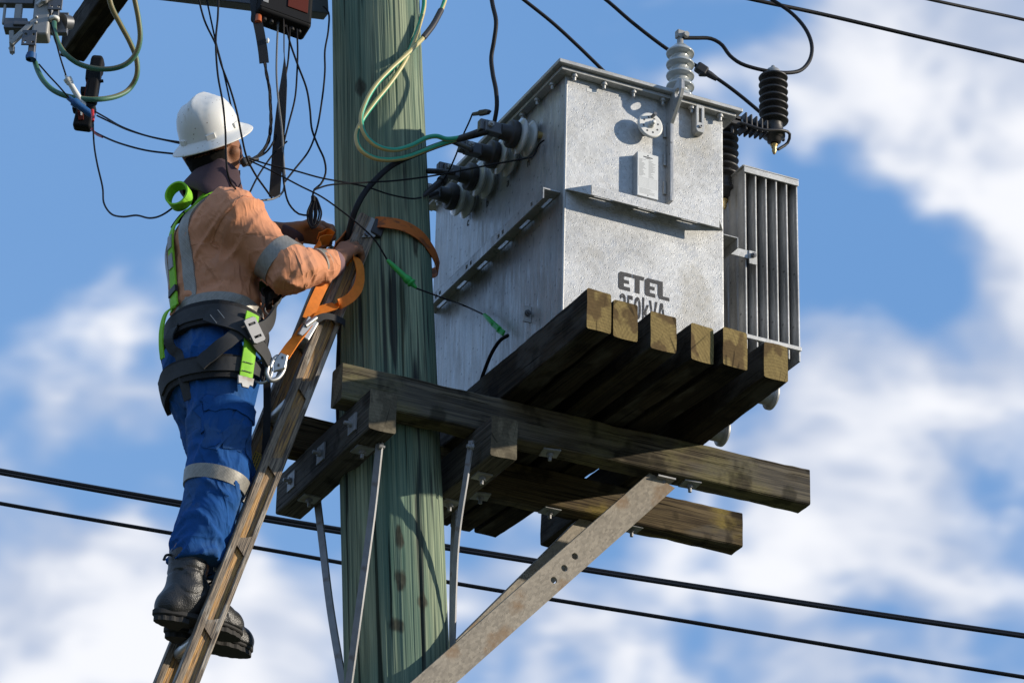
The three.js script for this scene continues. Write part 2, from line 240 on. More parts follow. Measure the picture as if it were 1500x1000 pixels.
function frame(o, ex, ey, ez) { return new THREE.Matrix4().makeBasis(ex, ey, ez).setPosition(o); }
function turnOver(g) { const q = g.index ? g.toNonIndexed() : g; for (const a of Object.values(q.attributes)) for (let i = 0; i < a.count; i += 3) for (let k = 0; k < a.itemSize; k++) { const o = (i + 1) * a.itemSize + k, t = a.array[o]; a.array[o] = a.array[o + a.itemSize]; a.array[o + a.itemSize] = t; } return q; }
// flat ribbon (webbing) along points; side[] says which way its width points
function ribbon(pts, sides, w, th = 0.002, n = 60) {
  const c = new THREE.CatmullRomCurve3(pts.map((p) => V(...p)), false, 'centripetal'), pos = [], uv = [], idx = [], L = c.getLength();
  for (let i = 0; i <= n; i++) {
    const t = i / n, p = c.getPoint(t), tg = c.getTangent(t), f = t * (sides.length - 1), k = Math.min(sides.length - 2, Math.floor(f));
    const s = sides.length === 1 ? V(...sides[0]) : V(...sides[k]).lerp(V(...sides[k + 1]), f - k); s.addScaledVector(tg, -s.dot(tg)).normalize(); const m = tg.clone().cross(s).normalize();
    for (const [a, b] of [[-1, -1], [1, -1], [1, 1], [-1, 1]]) { const q = p.clone().addScaledVector(s, a * w / 2).addScaledVector(m, b * th / 2); pos.push(q.x, q.y, q.z); uv.push(t * L, a * w / 2 + (b > 0 ? 0.2 : 0)); }
    if (i < n) for (let e = 0; e < 4; e++) { const a = 4 * i + e, b = 4 * i + (e + 1) % 4; idx.push(a, b, a + 4, b, b + 4, a + 4); }
  }
  idx.push(0, 2, 1, 0, 3, 2); const e = 4 * n; idx.push(e, e + 1, e + 2, e, e + 2, e + 3);
  const g = new THREE.BufferGeometry(); g.setAttribute('position', new THREE.Float32BufferAttribute(pos, 3)); g.setAttribute('uv', new THREE.Float32BufferAttribute(uv, 2)); g.setIndex(idx);
  return toCreasedNormals(g, 0.9);
}
// sawn timber along +x from 0 to L: chamfered edges, slight wander, chipped arrises; group 0 sides, group 1 ends
function timber(L, H, W, seed, rough = 0.0016) {
  const ch = 0.004, N = Math.max(8, Math.round(L / 0.03)), sec = [], per = [];
  const side = (x0, y0, x1, y1) => { for (let k = 0; k <= 3; k++) sec.push([lerp(x0, x1, k / 3), lerp(y0, y1, k / 3)]); };
  const h = H / 2, w = W / 2; side(-w + ch, -h, w - ch, -h); side(w, -h + ch, w, h - ch); side(w - ch, h, -w + ch, h); side(-w, h - ch, -w, -h + ch);
  let q = 0; sec.forEach((s, i) => { per.push(q); const t = sec[(i + 1) % 16]; q += Math.hypot(t[0] - s[0], t[1] - s[1]); });
  const pos = [], uv = [], idx = [];
  for (let i = 0; i <= N; i++) {
    const x = L * i / N, endy = (i === 0 || i === N) ? 0.0025 * n3(seed, i * 3.1, 2) : 0;
    for (let k = 0; k <= 16; k++) {
      const [z, y] = sec[k % 16], corner = k % 4 === 0 || k % 4 === 3, s = seed * 7.3;
      const d = rough * n3(x * 9, y * 30 + s, z * 30) + rough * 0.6 * n3(x * 40 + s, y * 60, z * 60), bite = corner ? -0.004 * sstep(0.25, 0.8, n3(x * 14 + s, y * 9, z * 9)) - 0.0015 * Math.max(0, n3(x * 45, y * 9 + s, z * 9)) : 0;
      const r = Math.hypot(y, z) || 1; pos.push(x + endy, y + (d + bite) * y / r, z + (d + bite) * z / r); uv.push(x + seed * 0.37, (k === 16 ? q : per[k]) + seed * 0.11);
    }
    if (i < N) for (let k = 0; k < 16; k++) { const a = i * 17 + k, b = a + 1; idx.push(a, a + 17, b, b, a + 17, b + 17); }
  }
  const nSide = idx.length;
  for (const e of [0, N]) { const o = pos.length / 3; let cx = 0; for (let k = 0; k < 16; k++) { const a = (e * 17 + k) * 3; pos.push(pos[a], pos[a + 1], pos[a + 2]); uv.push(pos[a + 2] + seed * 0.21, pos[a + 1] + seed * 0.13); } pos.push(e ? L : 0, 0, 0); uv.push(seed * 0.21, seed * 0.13); for (let k = 0; k < 16; k++) { const a = o + k, b = o + (k + 1) % 16; e ? idx.push(o + 16, b, a) : idx.push(o + 16, a, b); } }
  let g = new THREE.BufferGeometry(); g.setAttribute('position', new THREE.Float32BufferAttribute(pos, 3)); g.setAttribute('uv', new THREE.Float32BufferAttribute(uv, 2)); g.setIndex(idx);
  const total = idx.length; g = toCreasedNormals(g, 0.5); g.addGroup(0, nSide, 0); g.addGroup(nSide, total - nSide, 1); return g;
}
function hexBolt(a, dir, r = 0.011, len = 0.03) {   // nut, thread end: from a point on a surface outwards
  const A = V(...a), d = V(...dir).normalize(), at = (t) => A.clone().addScaledVector(d, t).toArray();
  return [cyl(at(0), at(0.9 * r), r, r, 6), cyl(at(0.9 * r), at(len), r * 0.55, r * 0.5, 12)];
}
function washer(a, dir, s = 0.05, th = 0.005, turn = 0) { const g = T(new THREE.BoxGeometry(s, th, s).rotateY(turn), 0, th / 2, 0); return boxUV(along(g, V(...a), V(...a).add(V(...dir)))); }
// ================================================================ SETTING
{
  const grass = tex(512, 512, (u, v) => mix3([0.045, 0.062, 0.022], [0.10, 0.095, 0.05], pf(u, v, 8, 8, 3, 6)), { rx: 0.2, ry: 0.2 });
  const g = new THREE.PlaneGeometry(5000, 5000, 4, 4).rotateX(-Math.PI / 2); const uv = g.attributes.uv; for (let i = 0; i < uv.count; i++) uv.setXY(i, uv.getX(i) * 5000, uv.getY(i) * 5000);
  const m = obj('ground', g, mat('dry_grass', [1, 1, 1], 1, 0, { map: grass })); tag(m, 'dry grass verge around the foot of the pole', null, null, 'structure');
}
// ================================================================ POLE (leans; axis x = -0.256 - 0.0762 (y - 5), z = -0.53)
const poleX = (y) => -0.256 - 0.0762 * (y - 5), poleR = (y) => 0.1545 - 0.0055 * (y - 5);
const POLE = thing('utility_pole', 'round green treated timber pole carrying the transformer platform', 'pole', [poleX(0), 0, -0.53]);
{
  const H = 9.6, N = 240, K = 360, pos = [], uv = [], idx = [];
  const shakes = [[0.765, 4.2, 5.75, 0.010], [0.70, 5.85, 6.55, 0.006], [0.86, 6.2, 7.6, 0.006], [0.56, 5.2, 6.2, 0.007], [0.62, 6.5, 7.5, 0.006], [0.815, 4.7, 5.3, 0.006], [0.50, 6.3, 7.3, 0.008], [0.745, 6.6, 7.4, 0.005], [0.66, 4.3, 5.2, 0.005]];
  for (let i = 0; i <= N; i++) for (let k = 0; k <= K; k++) {
    const y = H * i / N, a = 2 * Math.PI * k / K, c = Math.cos(a), s = Math.sin(a); let r = poleR(y) + 0.0045 * n3(c * 1.3 + 4, s * 1.3, y * 1.1) + 0.003 * n3(c * 7, s * 7, y * 0.7) + 0.0012 * n3(c * 24, s * 24, y * 2);
    for (const [u, y0, y1, d] of shakes) { const q = Math.abs(k / K - u - 0.004 * n3(y * 3, u * 50, 1)) * 0.97; if (q < 0.012) r -= d * Math.exp(-Math.pow(q / 0.0026, 2)) * sstep(y0, y0 + 0.25, y) * sstep(y1, y1 - 0.25, y); }
    pos.push(poleX(y) - poleX(0) + r * c, y, -r * s); uv.push(k / K, (y - 4.75) / 2.6);
    if (i < N && k < K) { const q = i * (K + 1) + k; idx.push(q, q + 1, q + K + 1, q + 1, q + K + 2, q + K + 1); }
  }
  const g = new THREE.BufferGeometry(); g.setAttribute('position', new THREE.Float32BufferAttribute(pos, 3)); g.setAttribute('uv', new THREE.Float32BufferAttribute(uv, 2)); g.setIndex(idx); g.computeVertexNormals();
  obj('shaft', g, M.pole, POLE);
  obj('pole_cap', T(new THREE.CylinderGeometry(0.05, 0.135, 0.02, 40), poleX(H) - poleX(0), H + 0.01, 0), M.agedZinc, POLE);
}
// ================================================================ PLATFORM TIMBERS
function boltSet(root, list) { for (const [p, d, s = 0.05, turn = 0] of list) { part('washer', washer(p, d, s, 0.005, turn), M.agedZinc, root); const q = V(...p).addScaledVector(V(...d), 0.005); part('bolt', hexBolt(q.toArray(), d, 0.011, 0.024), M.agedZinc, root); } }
function beamX(label, x0, x1, y0, y1, z0, z1, m, seed, turn = 0) {
  const t = thing('crossarm', label, 'timber beam', [x0, (y0 + y1) / 2, (z0 + z1) / 2]); t.rotation.y = turn;
  obj('beam', timber(x1 - x0, y1 - y0, z1 - z0, seed), [m, M.endGrey], t); return t;
}
const DN = [0, -1, 0], LF = [-1, 0, 0], FR = [0, 0, 1];
const armFront = beamX('long grey weathered crossarm running in front of the pole', -0.565, 1.020, 5.687, 5.807, -0.378, -0.298, M.beam, 1);
boltSet(armFront, [[[0.135, 5.687, -0.338], DN, 0.055, 0.2], [[0.52, 5.679, -0.338], DN, 0.06], [[0.615, 5.687, -0.338], DN, 0.055, 0.1]]);
const armBack = beamX('darker lichened crossarm running behind the pole', -0.56, 1.004, 5.687, 5.807, -0.77, -0.692, M.beamLichen, 2);
boltSet(armBack, [[[0.09, 5.687, -0.73], DN, 0.055, 0.2], [[0.62, 5.687, -0.73], DN, 0.055], [[0.33, 5.687, -0.73], DN, 0.055]]);
function bearer(label, x0, x1, seed) {
  const t = thing('bearer', label, 'timber beam', [(x0 + x1) / 2, 5.623, -0.19]);
  obj('beam', timber(0.71, 0.128, x1 - x0, seed).rotateY(Math.PI / 2).scale(1, 1, 1), [M.bearer, M.endGrey], t); return t;
}
const br1 = bearer('dark grey bearer with three bolted plates on its open side', -0.52, -0.434, 3);
boltSet(br1, [[[-0.52, 5.62, -0.31], LF, 0.055], [[-0.52, 5.62, -0.545], LF, 0.055], [[-0.52, 5.62, -0.775], LF, 0.055], [[-0.477, 5.559, -0.335], DN, 0.055], [[-0.477, 5.559, -0.735], DN, 0.055]]);
const br2 = bearer('short dark grey bearer between pole and transformer tank', -0.132, -0.046, 4);
boltSet(br2, [[[-0.09, 5.559, -0.335], DN, 0.05], [[-0.09, 5.559, -0.56], DN, 0.05], [[-0.09, 5.559, -0.735], DN, 0.05]]);
// six deck planks: [front left x, front right x, front z, far left x, far right x, far z, top y]
const PL = [
  ['outermost of the two butted planks, nearest the pole', -0.038, 0.041, 0.236, -0.075, 0.004, -1.24, 5.936, 0],
  ['second plank, butted against the outermost one', 0.053, 0.134, 0.228, 0.020, 0.101, -1.25, 5.928, 1],
  ['third plank, with clear gaps on both of its sides', 0.182, 0.268, 0.216, 0.135, 0.220, -1.255, 5.926, 2],
  ['fourth plank, its end face half in shadow', 0.321, 0.398, 0.202, 0.228, 0.306, -1.26, 5.926, 0],
  ['fifth plank, skewed towards the pole at its far end', 0.419, 0.503, 0.222, 0.315, 0.399, -1.26, 5.930, 1],
  ['sixth plank, standing apart below the cooling fins', 0.566, 0.649, 0.206, 0.553, 0.636, -1.254, 5.926, 2],
];
PL.forEach(([lab, a, b, zf, c, d, zb, top, e], i) => {
  const x0 = (a + b) / 2, x1 = (c + d) / 2, L = Math.hypot(x1 - x0, zb - zf), w = b - a, H = top - 5.807;
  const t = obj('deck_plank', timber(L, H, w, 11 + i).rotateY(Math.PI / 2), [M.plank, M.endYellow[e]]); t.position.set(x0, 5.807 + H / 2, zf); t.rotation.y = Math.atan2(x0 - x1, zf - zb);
  tag(t, 'dark deck timber: ' + lab, 'plank', 'deck planks under the transformer');
});
// ================================================================ STEEL BRACES
function angleBrace(label, a, b, leg, dir) {        // L section: broad leg faces the camera side (+z), short leg turns back from its upper edge
  const A = V(...a), B = V(...b), L = A.distanceTo(B), w = 0.085, ex = B.clone().sub(A).normalize(), ez = V(0, 0, 1), ey = ez.clone().cross(ex).normalize();
  a = A.addScaledVector(ey, -w).toArray(); const t = thing('angle_brace', label, 'steel brace', a), th = 0.008, hs = leg ? [hole(L * 0.535, 0.034, 0.011), hole(L * 0.585, 0.040, 0.011), hole(L * 0.635, 0.046, 0.011)] : [];
  const mtx = frame(V(0, 0, 0), ex, ey, ez);
  obj('broad_leg', ext(shape([[0, 0], [L + 0.035, 0], [L, w], [0, w]], hs), th, 0.001).applyMatrix4(mtx), M.oldIron, t);
  obj('short_leg', rbox(0.0, L - 0.002, w - th, w, -0.06, -0.001, 0.002).applyMatrix4(mtx), M.oldIron, t);
  return t;
}
angleBrace('long rusty angle brace with three holes, under the grey crossarm', [-0.2972, 4.8656, -0.337], [0.4716, 5.6887, -0.337], true);
angleBrace('second rusty angle brace, under the lichened crossarm', [-0.0297, 5.1276, -0.752], [0.4495, 5.697, -0.752], false);
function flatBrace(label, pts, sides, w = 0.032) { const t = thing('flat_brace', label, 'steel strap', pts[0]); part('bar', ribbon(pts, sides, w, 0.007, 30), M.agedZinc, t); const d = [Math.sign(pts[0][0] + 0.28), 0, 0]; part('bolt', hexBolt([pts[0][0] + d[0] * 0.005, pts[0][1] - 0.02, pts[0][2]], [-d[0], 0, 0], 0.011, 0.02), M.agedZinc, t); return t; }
flatBrace('flat steel strap crossing the pole from the open-side bearer', [[-0.4496, 5.5686, -0.27], [-0.4395, 5.3558, -0.33], [-0.4425, 5.1071, -0.38], [-0.437, 4.8706, -0.45]], [[0.5, 0, 1]], 0.024);
flatBrace('flat steel strap hanging clear of the pole against the sky', [[-0.4282, 5.6053, -0.8], [-0.4152, 5.424, -0.76], [-0.405, 5.206, -0.7], [-0.3925, 4.8898, -0.58]], [[0.5, 0, 1]], 0.024);
flatBrace('bent steel strap bolted to the bearer beside the tank', [[-0.1663, 5.6214, -0.25], [-0.1711, 5.5094, -0.27], [-0.166, 5.3373, -0.33], [-0.1284, 5.0126, -0.42]], [[0.5, 0, 1]], 0.017);
flatBrace('dark steel strap behind the bent one', [[0.0037, 5.8641, -0.72], [-0.0092, 5.6907, -0.7], [-0.0295, 5.4663, -0.66], [-0.0854, 5.0543, -0.52]], [[0.5, 0, 1]], 0.016);
// ================================================================ TRANSFORMER
const TR = thing('transformer', 'galvanised steel distribution transformer with cooling fins on timber deck', 'transformer', [0.275, 5.93, -0.475]);
const tp = (n, g, m, r = TR) => part(n, g, m, r);
const font = await new FontLoader().loadAsync('fonts/droid/droid_sans_bold.typeface.json');
{
  // tank: front and rear sheets, side sheets with runs
  tp('front_sheet', rbox(0.0, 0.55, 5.937, 6.80, -0.02, 0, 0.006, 3), M.galv);
  tp('side_sheet', rbox(-0.001, 0.02, 5.937, 6.799, -0.95, -0.004, 0.003, 2), M.galvRun);
  tp('side_sheet', rbox(0.53, 0.551, 5.937, 6.799, -0.95, -0.004, 0.003, 2), M.galvRun);
  tp('rear_sheet', rbox(0.003, 0.547, 5.937, 6.799, -0.951, -0.93, 0.003, 2), M.galvRun);
  tp('base_plate', rbox(0.004, 0.546, 5.9375, 5.95, -0.94, -0.004, 0.003, 1), M.galvRun);
  tp('corner_weld', capped([[0.0025, 5.94, -0.0025], [0.0025, 6.2, -0.0025], [0.0025, 6.795, -0.0025]], 0.0045, 20, 8), M.galvPlain);
  // lid with turned edge, flange and its clamp bolts
  tp('lid', rbox(-0.046, 0.596, 6.801, 6.815, -0.996, 0.046, 0.003, 2), M.galvPlain);
  tp('flange', [rbox(-0.030, 0.580, 6.788, 6.800, 0.001, 0.030, 0.002, 1), rbox(-0.030, -0.0015, 6.788, 6.800, -0.98, 0.0005, 0.002, 1), rbox(0.5515, 0.580, 6.788, 6.800, -0.98, 0.0005, 0.002, 1)], M.galvPlain);
  for (let i = 0; i < 6; i++) tp('clamp_bolt', hexBolt([0.02 + i * 0.102, 6.788, 0.017], DN, 0.010, 0.022), M.galvPlain);
  for (let i = 0; i < 9; i++) tp('clamp_bolt', hexBolt([-0.017, 6.788, -0.06 - i * 0.105], DN, 0.010, 0.022), M.galvPlain);
  for (let i = 0; i < 3; i++) tp('clamp_bolt', hexBolt([0.567, 6.788, -0.05 - i * 0.105], DN, 0.010, 0.022), M.galvPlain);
  // mid-height stiffener channels: top plate with slots, hanging lip with square holes
  const slots = (x0, x1, n, y0, y1) => { const o = []; for (let i = 0; i < n; i++) { const c = lerp(x0, x1, i / (n - 1)), w = 0.032; o.push(rect(c - w, y0, c + w, y1)); } return o; };
  const up = new THREE.Matrix4().makeRotationX(-Math.PI / 2);      // shape (x, y) -> (x, 0, -y)
  const fTop = ext(shape([[0.004, -0.001], [0.546, -0.001], [0.500, -0.060], [0.062, -0.060]], slots(0.13, 0.43, 3, -0.017, -0.006)), 0.004).applyMatrix4(up);
  const ch = tp('front_channel', [T(fTop, 0, 6.388, 0), ext(shape([[0.062, 6.389], [0.500, 6.389], [0.500, 6.358], [0.062, 6.358]]), 0.004).translate(0, 0, 0.057), turnOver(ext(shape([[0.0, 0], [0.078, 0], [0.078, 0.031]]), 0.003)
    .applyMatrix4(frame(V(0.006, 6.3885, 0.004), V(0.056, 0, 0.055).normalize(), V(0, -1, 0), V(0.055, 0, -0.056).normalize().negate())))], M.galv);
  tp('side_channel', [T(ext(shape([[0.022, 0.0015], [0.022, 0.060], [0.93, 0.060], [0.93, 0.0015]], slots(0.10, 0.86, 6, 0.004, 0.014)), 0.004).applyMatrix4(frame(V(0, 6.388, 0), V(0, 0, -1), V(-1, 0, 0), V(0, 1, 0))), 0, 0, 0),
    turnOver(ext(shape([[0.022, 6.389], [0.93, 6.389], [0.93, 6.355], [0.022, 6.355]], [0.10, 0.30, 0.33, 0.53, 0.56, 0.76, 0.79].map((q) => rect(q - 0.007, 6.364, q + 0.007, 6.378))), 0.004).applyMatrix4(frame(V(-0.056, 0, 0), V(0, 0, -1), V(0, 1, 0), V(-1, 0, 0))))], M.galvRun);
  tp('side_channel', [rbox(0.552, 0.612, 6.388, 6.392, -0.93, -0.02, 0.001), rbox(0.608, 0.612, 6.355, 6.3879, -0.93, -0.02, 0.001)], M.galvRun);
  // lifting lug with eye, small slotted lug
  tp('lifting_lug', ext(shape([[0.001, 6.43], [0.030, 6.43], [0.030, 6.700], [0.088, 6.765], [0.100, 6.79], [0.100, 6.822], [0.080, 6.835], [0.047, 6.812], [0.001, 6.78]], [hole(0.072, 6.787, 0.016)]), 0.012, 0.001).applyMatrix4(frame(V(0.358, 0, 0), V(0, 0, 1), V(0, 1, 0), V(-1, 0, 0))), M.galvRun);
  for (const y of [6.46, 6.56, 6.66]) tp('weld_tab', rbox(0.336, 0.3455, y, y + 0.045, 0.0005, 0.008, 0.002), M.galvPlain);
  tp('slotted_lug', T(ext(shape([[-0.013, 0], [-0.009, -0.008], [0.009, -0.008], [0.013, 0], [0.013, 0.088], [-0.013, 0.088]], [rect(-0.006, 0.025, 0.006, 0.078)]), 0.030, 0.002), 0.452, 6.706, 0.0005), M.galvPlain);
  tp('lug_screw', hexBolt([0.452, 6.717, 0.0305], FR, 0.006, 0.005), M.steel);
  // oil gauge dial on its stub, rating plate on its bracket
  tp('gauge_stub', cyl([0.272, 6.668, 0.0005], [0.272, 6.668, 0.035], 0.019), M.galvPlain);
  const dial = tp('gauge_dial', lathe([0.272, 6.668, 0.030], [0.272, 6.668, 1], [[0, 0], [0.037, 0], [0.042, 0.002], [0.043, 0.008], [0.040, 0.013], [0.037, 0.0115], [0, 0.0115]], 40), M.whitePaint);
  for (let k = 0; k < 8; k++) { const a = k * Math.PI / 4 + 0.3; part('dial_hole', cyl([0.272 + 0.026 * Math.cos(a), 6.668 + 0.026 * Math.sin(a), 0.0405], [0.272 + 0.026 * Math.cos(a), 6.668 + 0.026 * Math.sin(a), 0.0422], 0.0032, 0.0032, 12), M.ink, dial); }
  part('hub', lathe([0.272, 6.668, 0.041], [0.272, 6.668, 1], [[0.012, 0], [0.011, 0.008], [0.007, 0.009], [0.007, 0.022], [0, 0.022]], 18), M.whitePaint, dial);
  part('stop_pin', cyl([0.276, 6.697, 0.041], [0.276, 6.697, 0.065], 0.0055), M.darkSteel, dial);
  tp('plate_bracket', rbox(0.232, 0.304, 6.417, 6.570, 0.0005, 0.030, 0.002), M.galvPlain);
  const plate = tp('rating_plate', rbox(0.2325, 0.3035, 6.4175, 6.5695, 0.0302, 0.0315, 0.0006), mat('rating_plate_print', [1, 1, 1], 0.4, 0.1, { map: (() => {
    const c = document.createElement('canvas'); c.width = 256; c.height = 544; const x = c.getContext('2d'); x.fillStyle = '#d9d9d5'; x.fillRect(0, 0, 256, 544); x.fillStyle = '#222'; x.strokeStyle = '#333'; x.lineWidth = 1.5;
    x.beginPath(); x.moveTo(128, 14); x.lineTo(142, 34); x.lineTo(114, 34); x.fill(); x.fillRect(70, 42, 116, 12); x.fillRect(96, 60, 64, 7); x.globalAlpha = 0.65;
    const q = mulberry(4); for (let y = 84; y < 300; y += 11) for (let k = 0; k < 2; k++) { x.fillRect(16 + k * 120, y, 30 + 60 * q(), 3.4); } x.strokeRect(12, 310, 108, 120); x.strokeRect(132, 310, 108, 120); for (let y = 320; y < 430; y += 14) { x.beginPath(); x.moveTo(12, y); x.lineTo(120, y); x.moveTo(132, y); x.lineTo(240, y); x.stroke(); } for (let y = 446; y < 510; y += 12) x.fillRect(20, y, 120 + 80 * q(), 3); x.globalAlpha = 1; x.beginPath(); x.arc(128, 522, 7, 0, 7); x.fill();
    const t = new THREE.CanvasTexture(c); t.colorSpace = THREE.SRGBColorSpace; t.wrapS = t.wrapT = THREE.RepeatWrapping; t.repeat.set(1 / 0.071, 1 / 0.152); t.offset.set(-0.2325 / 0.071, -6.4175 / 0.152); return t; })() }));
  // stencilled maker's letters and rating
  const E = (x) => shape([[x + 4, 0], [x + 30, 0], [x + 30, 10], [x + 13, 10], [x + 13, 19], [x + 27, 19], [x + 27, 28], [x + 13, 28], [x + 13, 38], [x + 33, 38], [x + 33, 48], [x + 6, 48], [x, 42], [x, 5]]);
  const glyphs = [shape([[4, 0], [30, 0], [30, 10], [14, 10], [14, 19], [27, 19], [27, 28], [14, 28], [14, 38], [34, 38], [34, 48], [6, 48], [0, 42], [0, 5]]), shape([[42, 0], [54, 0], [54, 38], [64, 38], [66, 48], [36, 48], [36, 38], [42, 38]]), shape([[71, 0], [94, 0], [94, 10], [80, 10], [80, 19], [92, 19], [92, 28], [80, 28], [80, 38], [100, 38], [100, 10], [104, 0], [130, 0], [130, 9], [113, 9], [113, 48], [74, 48], [67, 42], [67, 5]])];
  const gl = glyphs.map((s) => ext(s, 1).scale(0.174 / 130, 0.060 / 48, 0.0006).translate(0.186, 6.099, 0.0004));
  tp('lettering', gl, M.ink);
  const kva = new TextGeometry('250kVA', { font, size: 1, depth: 0.01, curveSegments: 6 }); kva.computeBoundingBox(); const bb = kva.boundingBox;
  tp('lettering', boxUV(kva.translate(-bb.min.x, -bb.min.y, 0).scale(0.157 / (bb.max.x - bb.min.x), 0.078 / (bb.max.y - bb.min.y), 0.06).translate(0.191, 6.012, 0.0004)), M.ink);
  const ph = { n: -0.256, a: -0.401, b: -0.551, c: -0.693 };
  for (const [k, z] of Object.entries(ph)) tp('phase_letter', boxUV(new TextGeometry(k, { font, size: 0.026, depth: 0.0006 }).rotateY(-Math.PI / 2).translate(-0.0012, 6.595, z - 0.006)), M.ink);
  tp('sticker', rbox(0.070, 0.105, 6.752, 6.764, 0.0003, 0.001, 0.0004), M.whitePaint);
  tp('earth_stud', [cyl([-0.001, 6.660, -0.165], [-0.016, 6.660, -0.165], 0.0115, 0.0115), cyl([-0.016, 6.660, -0.165], [-0.022, 6.660, -0.165], 0.006)], M.brass);
  // low voltage bushings: two porcelain sheds, black boot, flat palm clamp
  for (const [k, z0] of Object.entries({ n: -0.212, a: -0.355, b: -0.515, c: -0.66 })) {
    const y = 6.668, b = thing('tmp', null, null), z = z0; scene.remove(b); used.set('tmp', -1); b.name = 'low_voltage_bushing'; b.position.set(0, y, z).sub(TR.position); TR.add(b);
    const bp = (n, g, m) => obj(n, g, m, b), A = [-0.001, 0, 0], B = [-1, 0, 0];
    bp('porcelain', lathe(A, B, [[0.034, 0], [0.034, 0.012], [0.055, 0.014], [0.0595, 0.019], [0.058, 0.025], [0.040, 0.034], [0.036, 0.042], [0.054, 0.045], [0.0585, 0.050], [0.057, 0.056], [0.038, 0.063], [0.030, 0.066], [0.028, 0.074]], 44), M.porcelain);
    bp('boot', lathe(A, B, [[0.030, 0.064], [0.043, 0.065], [0.0445, 0.070], [0.0445, 0.084], [0.041, 0.089], [0.027, 0.090], [0.025, 0.118], [0.022, 0.121], [0, 0.121]], 36), M.rubber);
    bp('palm_clamp', [rbox(-0.175, -0.115, -0.020, 0.020, -0.014, 0.016, 0.004), rbox(-0.188, -0.150, -0.012, 0.027, -0.022, 0.004, 0.004)], M.darkSteel);
    bp('clamp_bolt', hexBolt([-0.160, 0.004, 0.016], FR, 0.010, 0.016), M.galvPlain);
  }
  // high voltage bushing on the lid
  const hb = (n, g, m) => tp(n, g, m), sheds = (n, r0, r1, p, y0) => { const o = [[r0 * 0.9, y0 - 0.01]]; for (let i = 0; i < n; i++) { const y = y0 + i * p; o.push([r0, y], [r0 * 1.02, y + 0.30 * p], [r1 * 0.97, y + 0.34 * p], [r1, y + 0.46 * p], [r1 * 0.97, y + 0.58 * p], [r0 * 1.22, y + 0.86 * p]); } o.push([r0, y0 + n * p], [r0 * 0.8, y0 + n * p + 0.006], [0, y0 + n * p + 0.006]); return o; };
  const hv = new THREE.Group(); hv.name = 'high_voltage_bushing'; hv.position.set(0.479, 6.815, -0.15).sub(TR.position); TR.add(hv);
  obj('collar', lathe([0, 0.001, 0], UPV.toArray(), [[0, 0], [0.055, 0], [0.055, 0.022], [0.036, 0.03], [0.036, 0.045]]), M.castGrey, hv);
  obj('porcelain', lathe([0, 0, 0], UPV.toArray(), sheds(6, 0.027, 0.0455, 0.0415, 0.045), 44), M.porcelain, hv);
  obj('terminal_cap', [lathe([0, 0.292, 0], [0, 1, 0], [[0.019, 0], [0.019, 0.010], [0.011, 0.014], [0.010, 0.040], [0, 0.042]], 20), rbox(-0.014, 0.012, 0.328, 0.356, -0.011, 0.011, 0.003), cyl([0.012, 0.338, 0.011], [0.012, 0.338, 0.024], 0.011, 0.010, 6)], M.castGrey, hv);
  // surge arresters on brackets from the tank's far side
  const sa = (pos, n, vis) => {
    const g = new THREE.Group(); g.name = 'surge_arrester'; g.position.set(...pos).sub(TR.position); TR.add(g);
    obj('housing', lathe([0, 0, 0], UPV.toArray(), (() => { const o = [[0.026, -0.020]]; for (let i = 0; i < n; i++) { const y = i * 0.0265; o.push([0.027, y], [0.030, y + 0.006], [0.045, y + 0.009], [0.0475, y + 0.014], [0.045, y + 0.018], [0.032, y + 0.0225]); } o.push([0.026, n * 0.0265], [0.020, n * 0.0265 + 0.003], [0, n * 0.0265 + 0.003]); return o; })(), 40), M.rubber, g);
    obj('end_cap', [lathe([0, n * 0.0265, 0], [0, 1e3, 0], [[0.026, -0.004], [0.025, 0.010], [0.020, 0.018], [0.009, 0.020], [0.009, 0.027], [0.005, 0.034], [0, 0.034]], 24)], M.castGrey, g);
    obj('base_fitting', [lathe([0, -0.016, 0], [0, -1e3, 0], [[0.030, -0.004], [0.028, 0.014], [0.036, 0.016], [0.036, 0.028], [0.024, 0.032], [0.022, 0.048], [0.011, 0.052]], 24)], M.rubber, g);
    obj('stud', [cyl([0, -0.068, 0], [0, -0.105, 0], 0.0055), lathe([0, -0.072, 0], [0, -1e3, 0], [[0.010, 0], [0.013, 0.004], [0.007, 0.008], [0.010, 0.012], [0.006, 0.018], [0.008, 0.024], [0.003, 0.036]], 14)], M.brass, g);
    return g;
  };
  const s1 = sa([0.792, 6.885, -0.10], 7), armY = -0.028;
  obj('insulating_bracket', [rbox(-0.150, -0.035, armY - 0.012, armY + 0.012, -0.010, 0.010, 0.004), ...[0, 1, 2, 3, 4].map((i) => { const x = -0.118 + i * 0.019; return rbox(x, x + 0.007, armY - 0.034 + i * 0.002, armY + 0.030 - i * 0.002, -0.026, 0.026, 0.003); }), rbox(-0.175, -0.125, armY - 0.018, armY + 0.016, -0.016, 0.016, 0.003), cyl([-0.152, armY - 0.045, 0], [-0.152, armY + 0.02, 0], 0.005)], M.rubber, s1);
  obj('support_arm', [rbox(-0.242, -0.120, armY - 0.006, armY + 0.006, -0.016, 0.016, 0.002)], M.galvPlain, s1);
  obj('earth_lead', capped([[-0.13, armY - 0.012, 0.02], [-0.06, armY - 0.028, 0.04], [0.0, armY - 0.015, 0.045], [0.04, armY - 0.01, 0.03], [0.045, armY - 0.03, 0.01], [0.012, armY - 0.062, 0.005]], 0.005), M.rubber, s1);
  const s2 = sa([0.792, 6.885, -0.42], 7); s2.position.set(0.665, 6.70, -0.20).sub(TR.position);
  obj('support_arm', rbox(-0.115, -0.02, -0.034, -0.022, -0.016, 0.016, 0.002), M.galvPlain, s2);
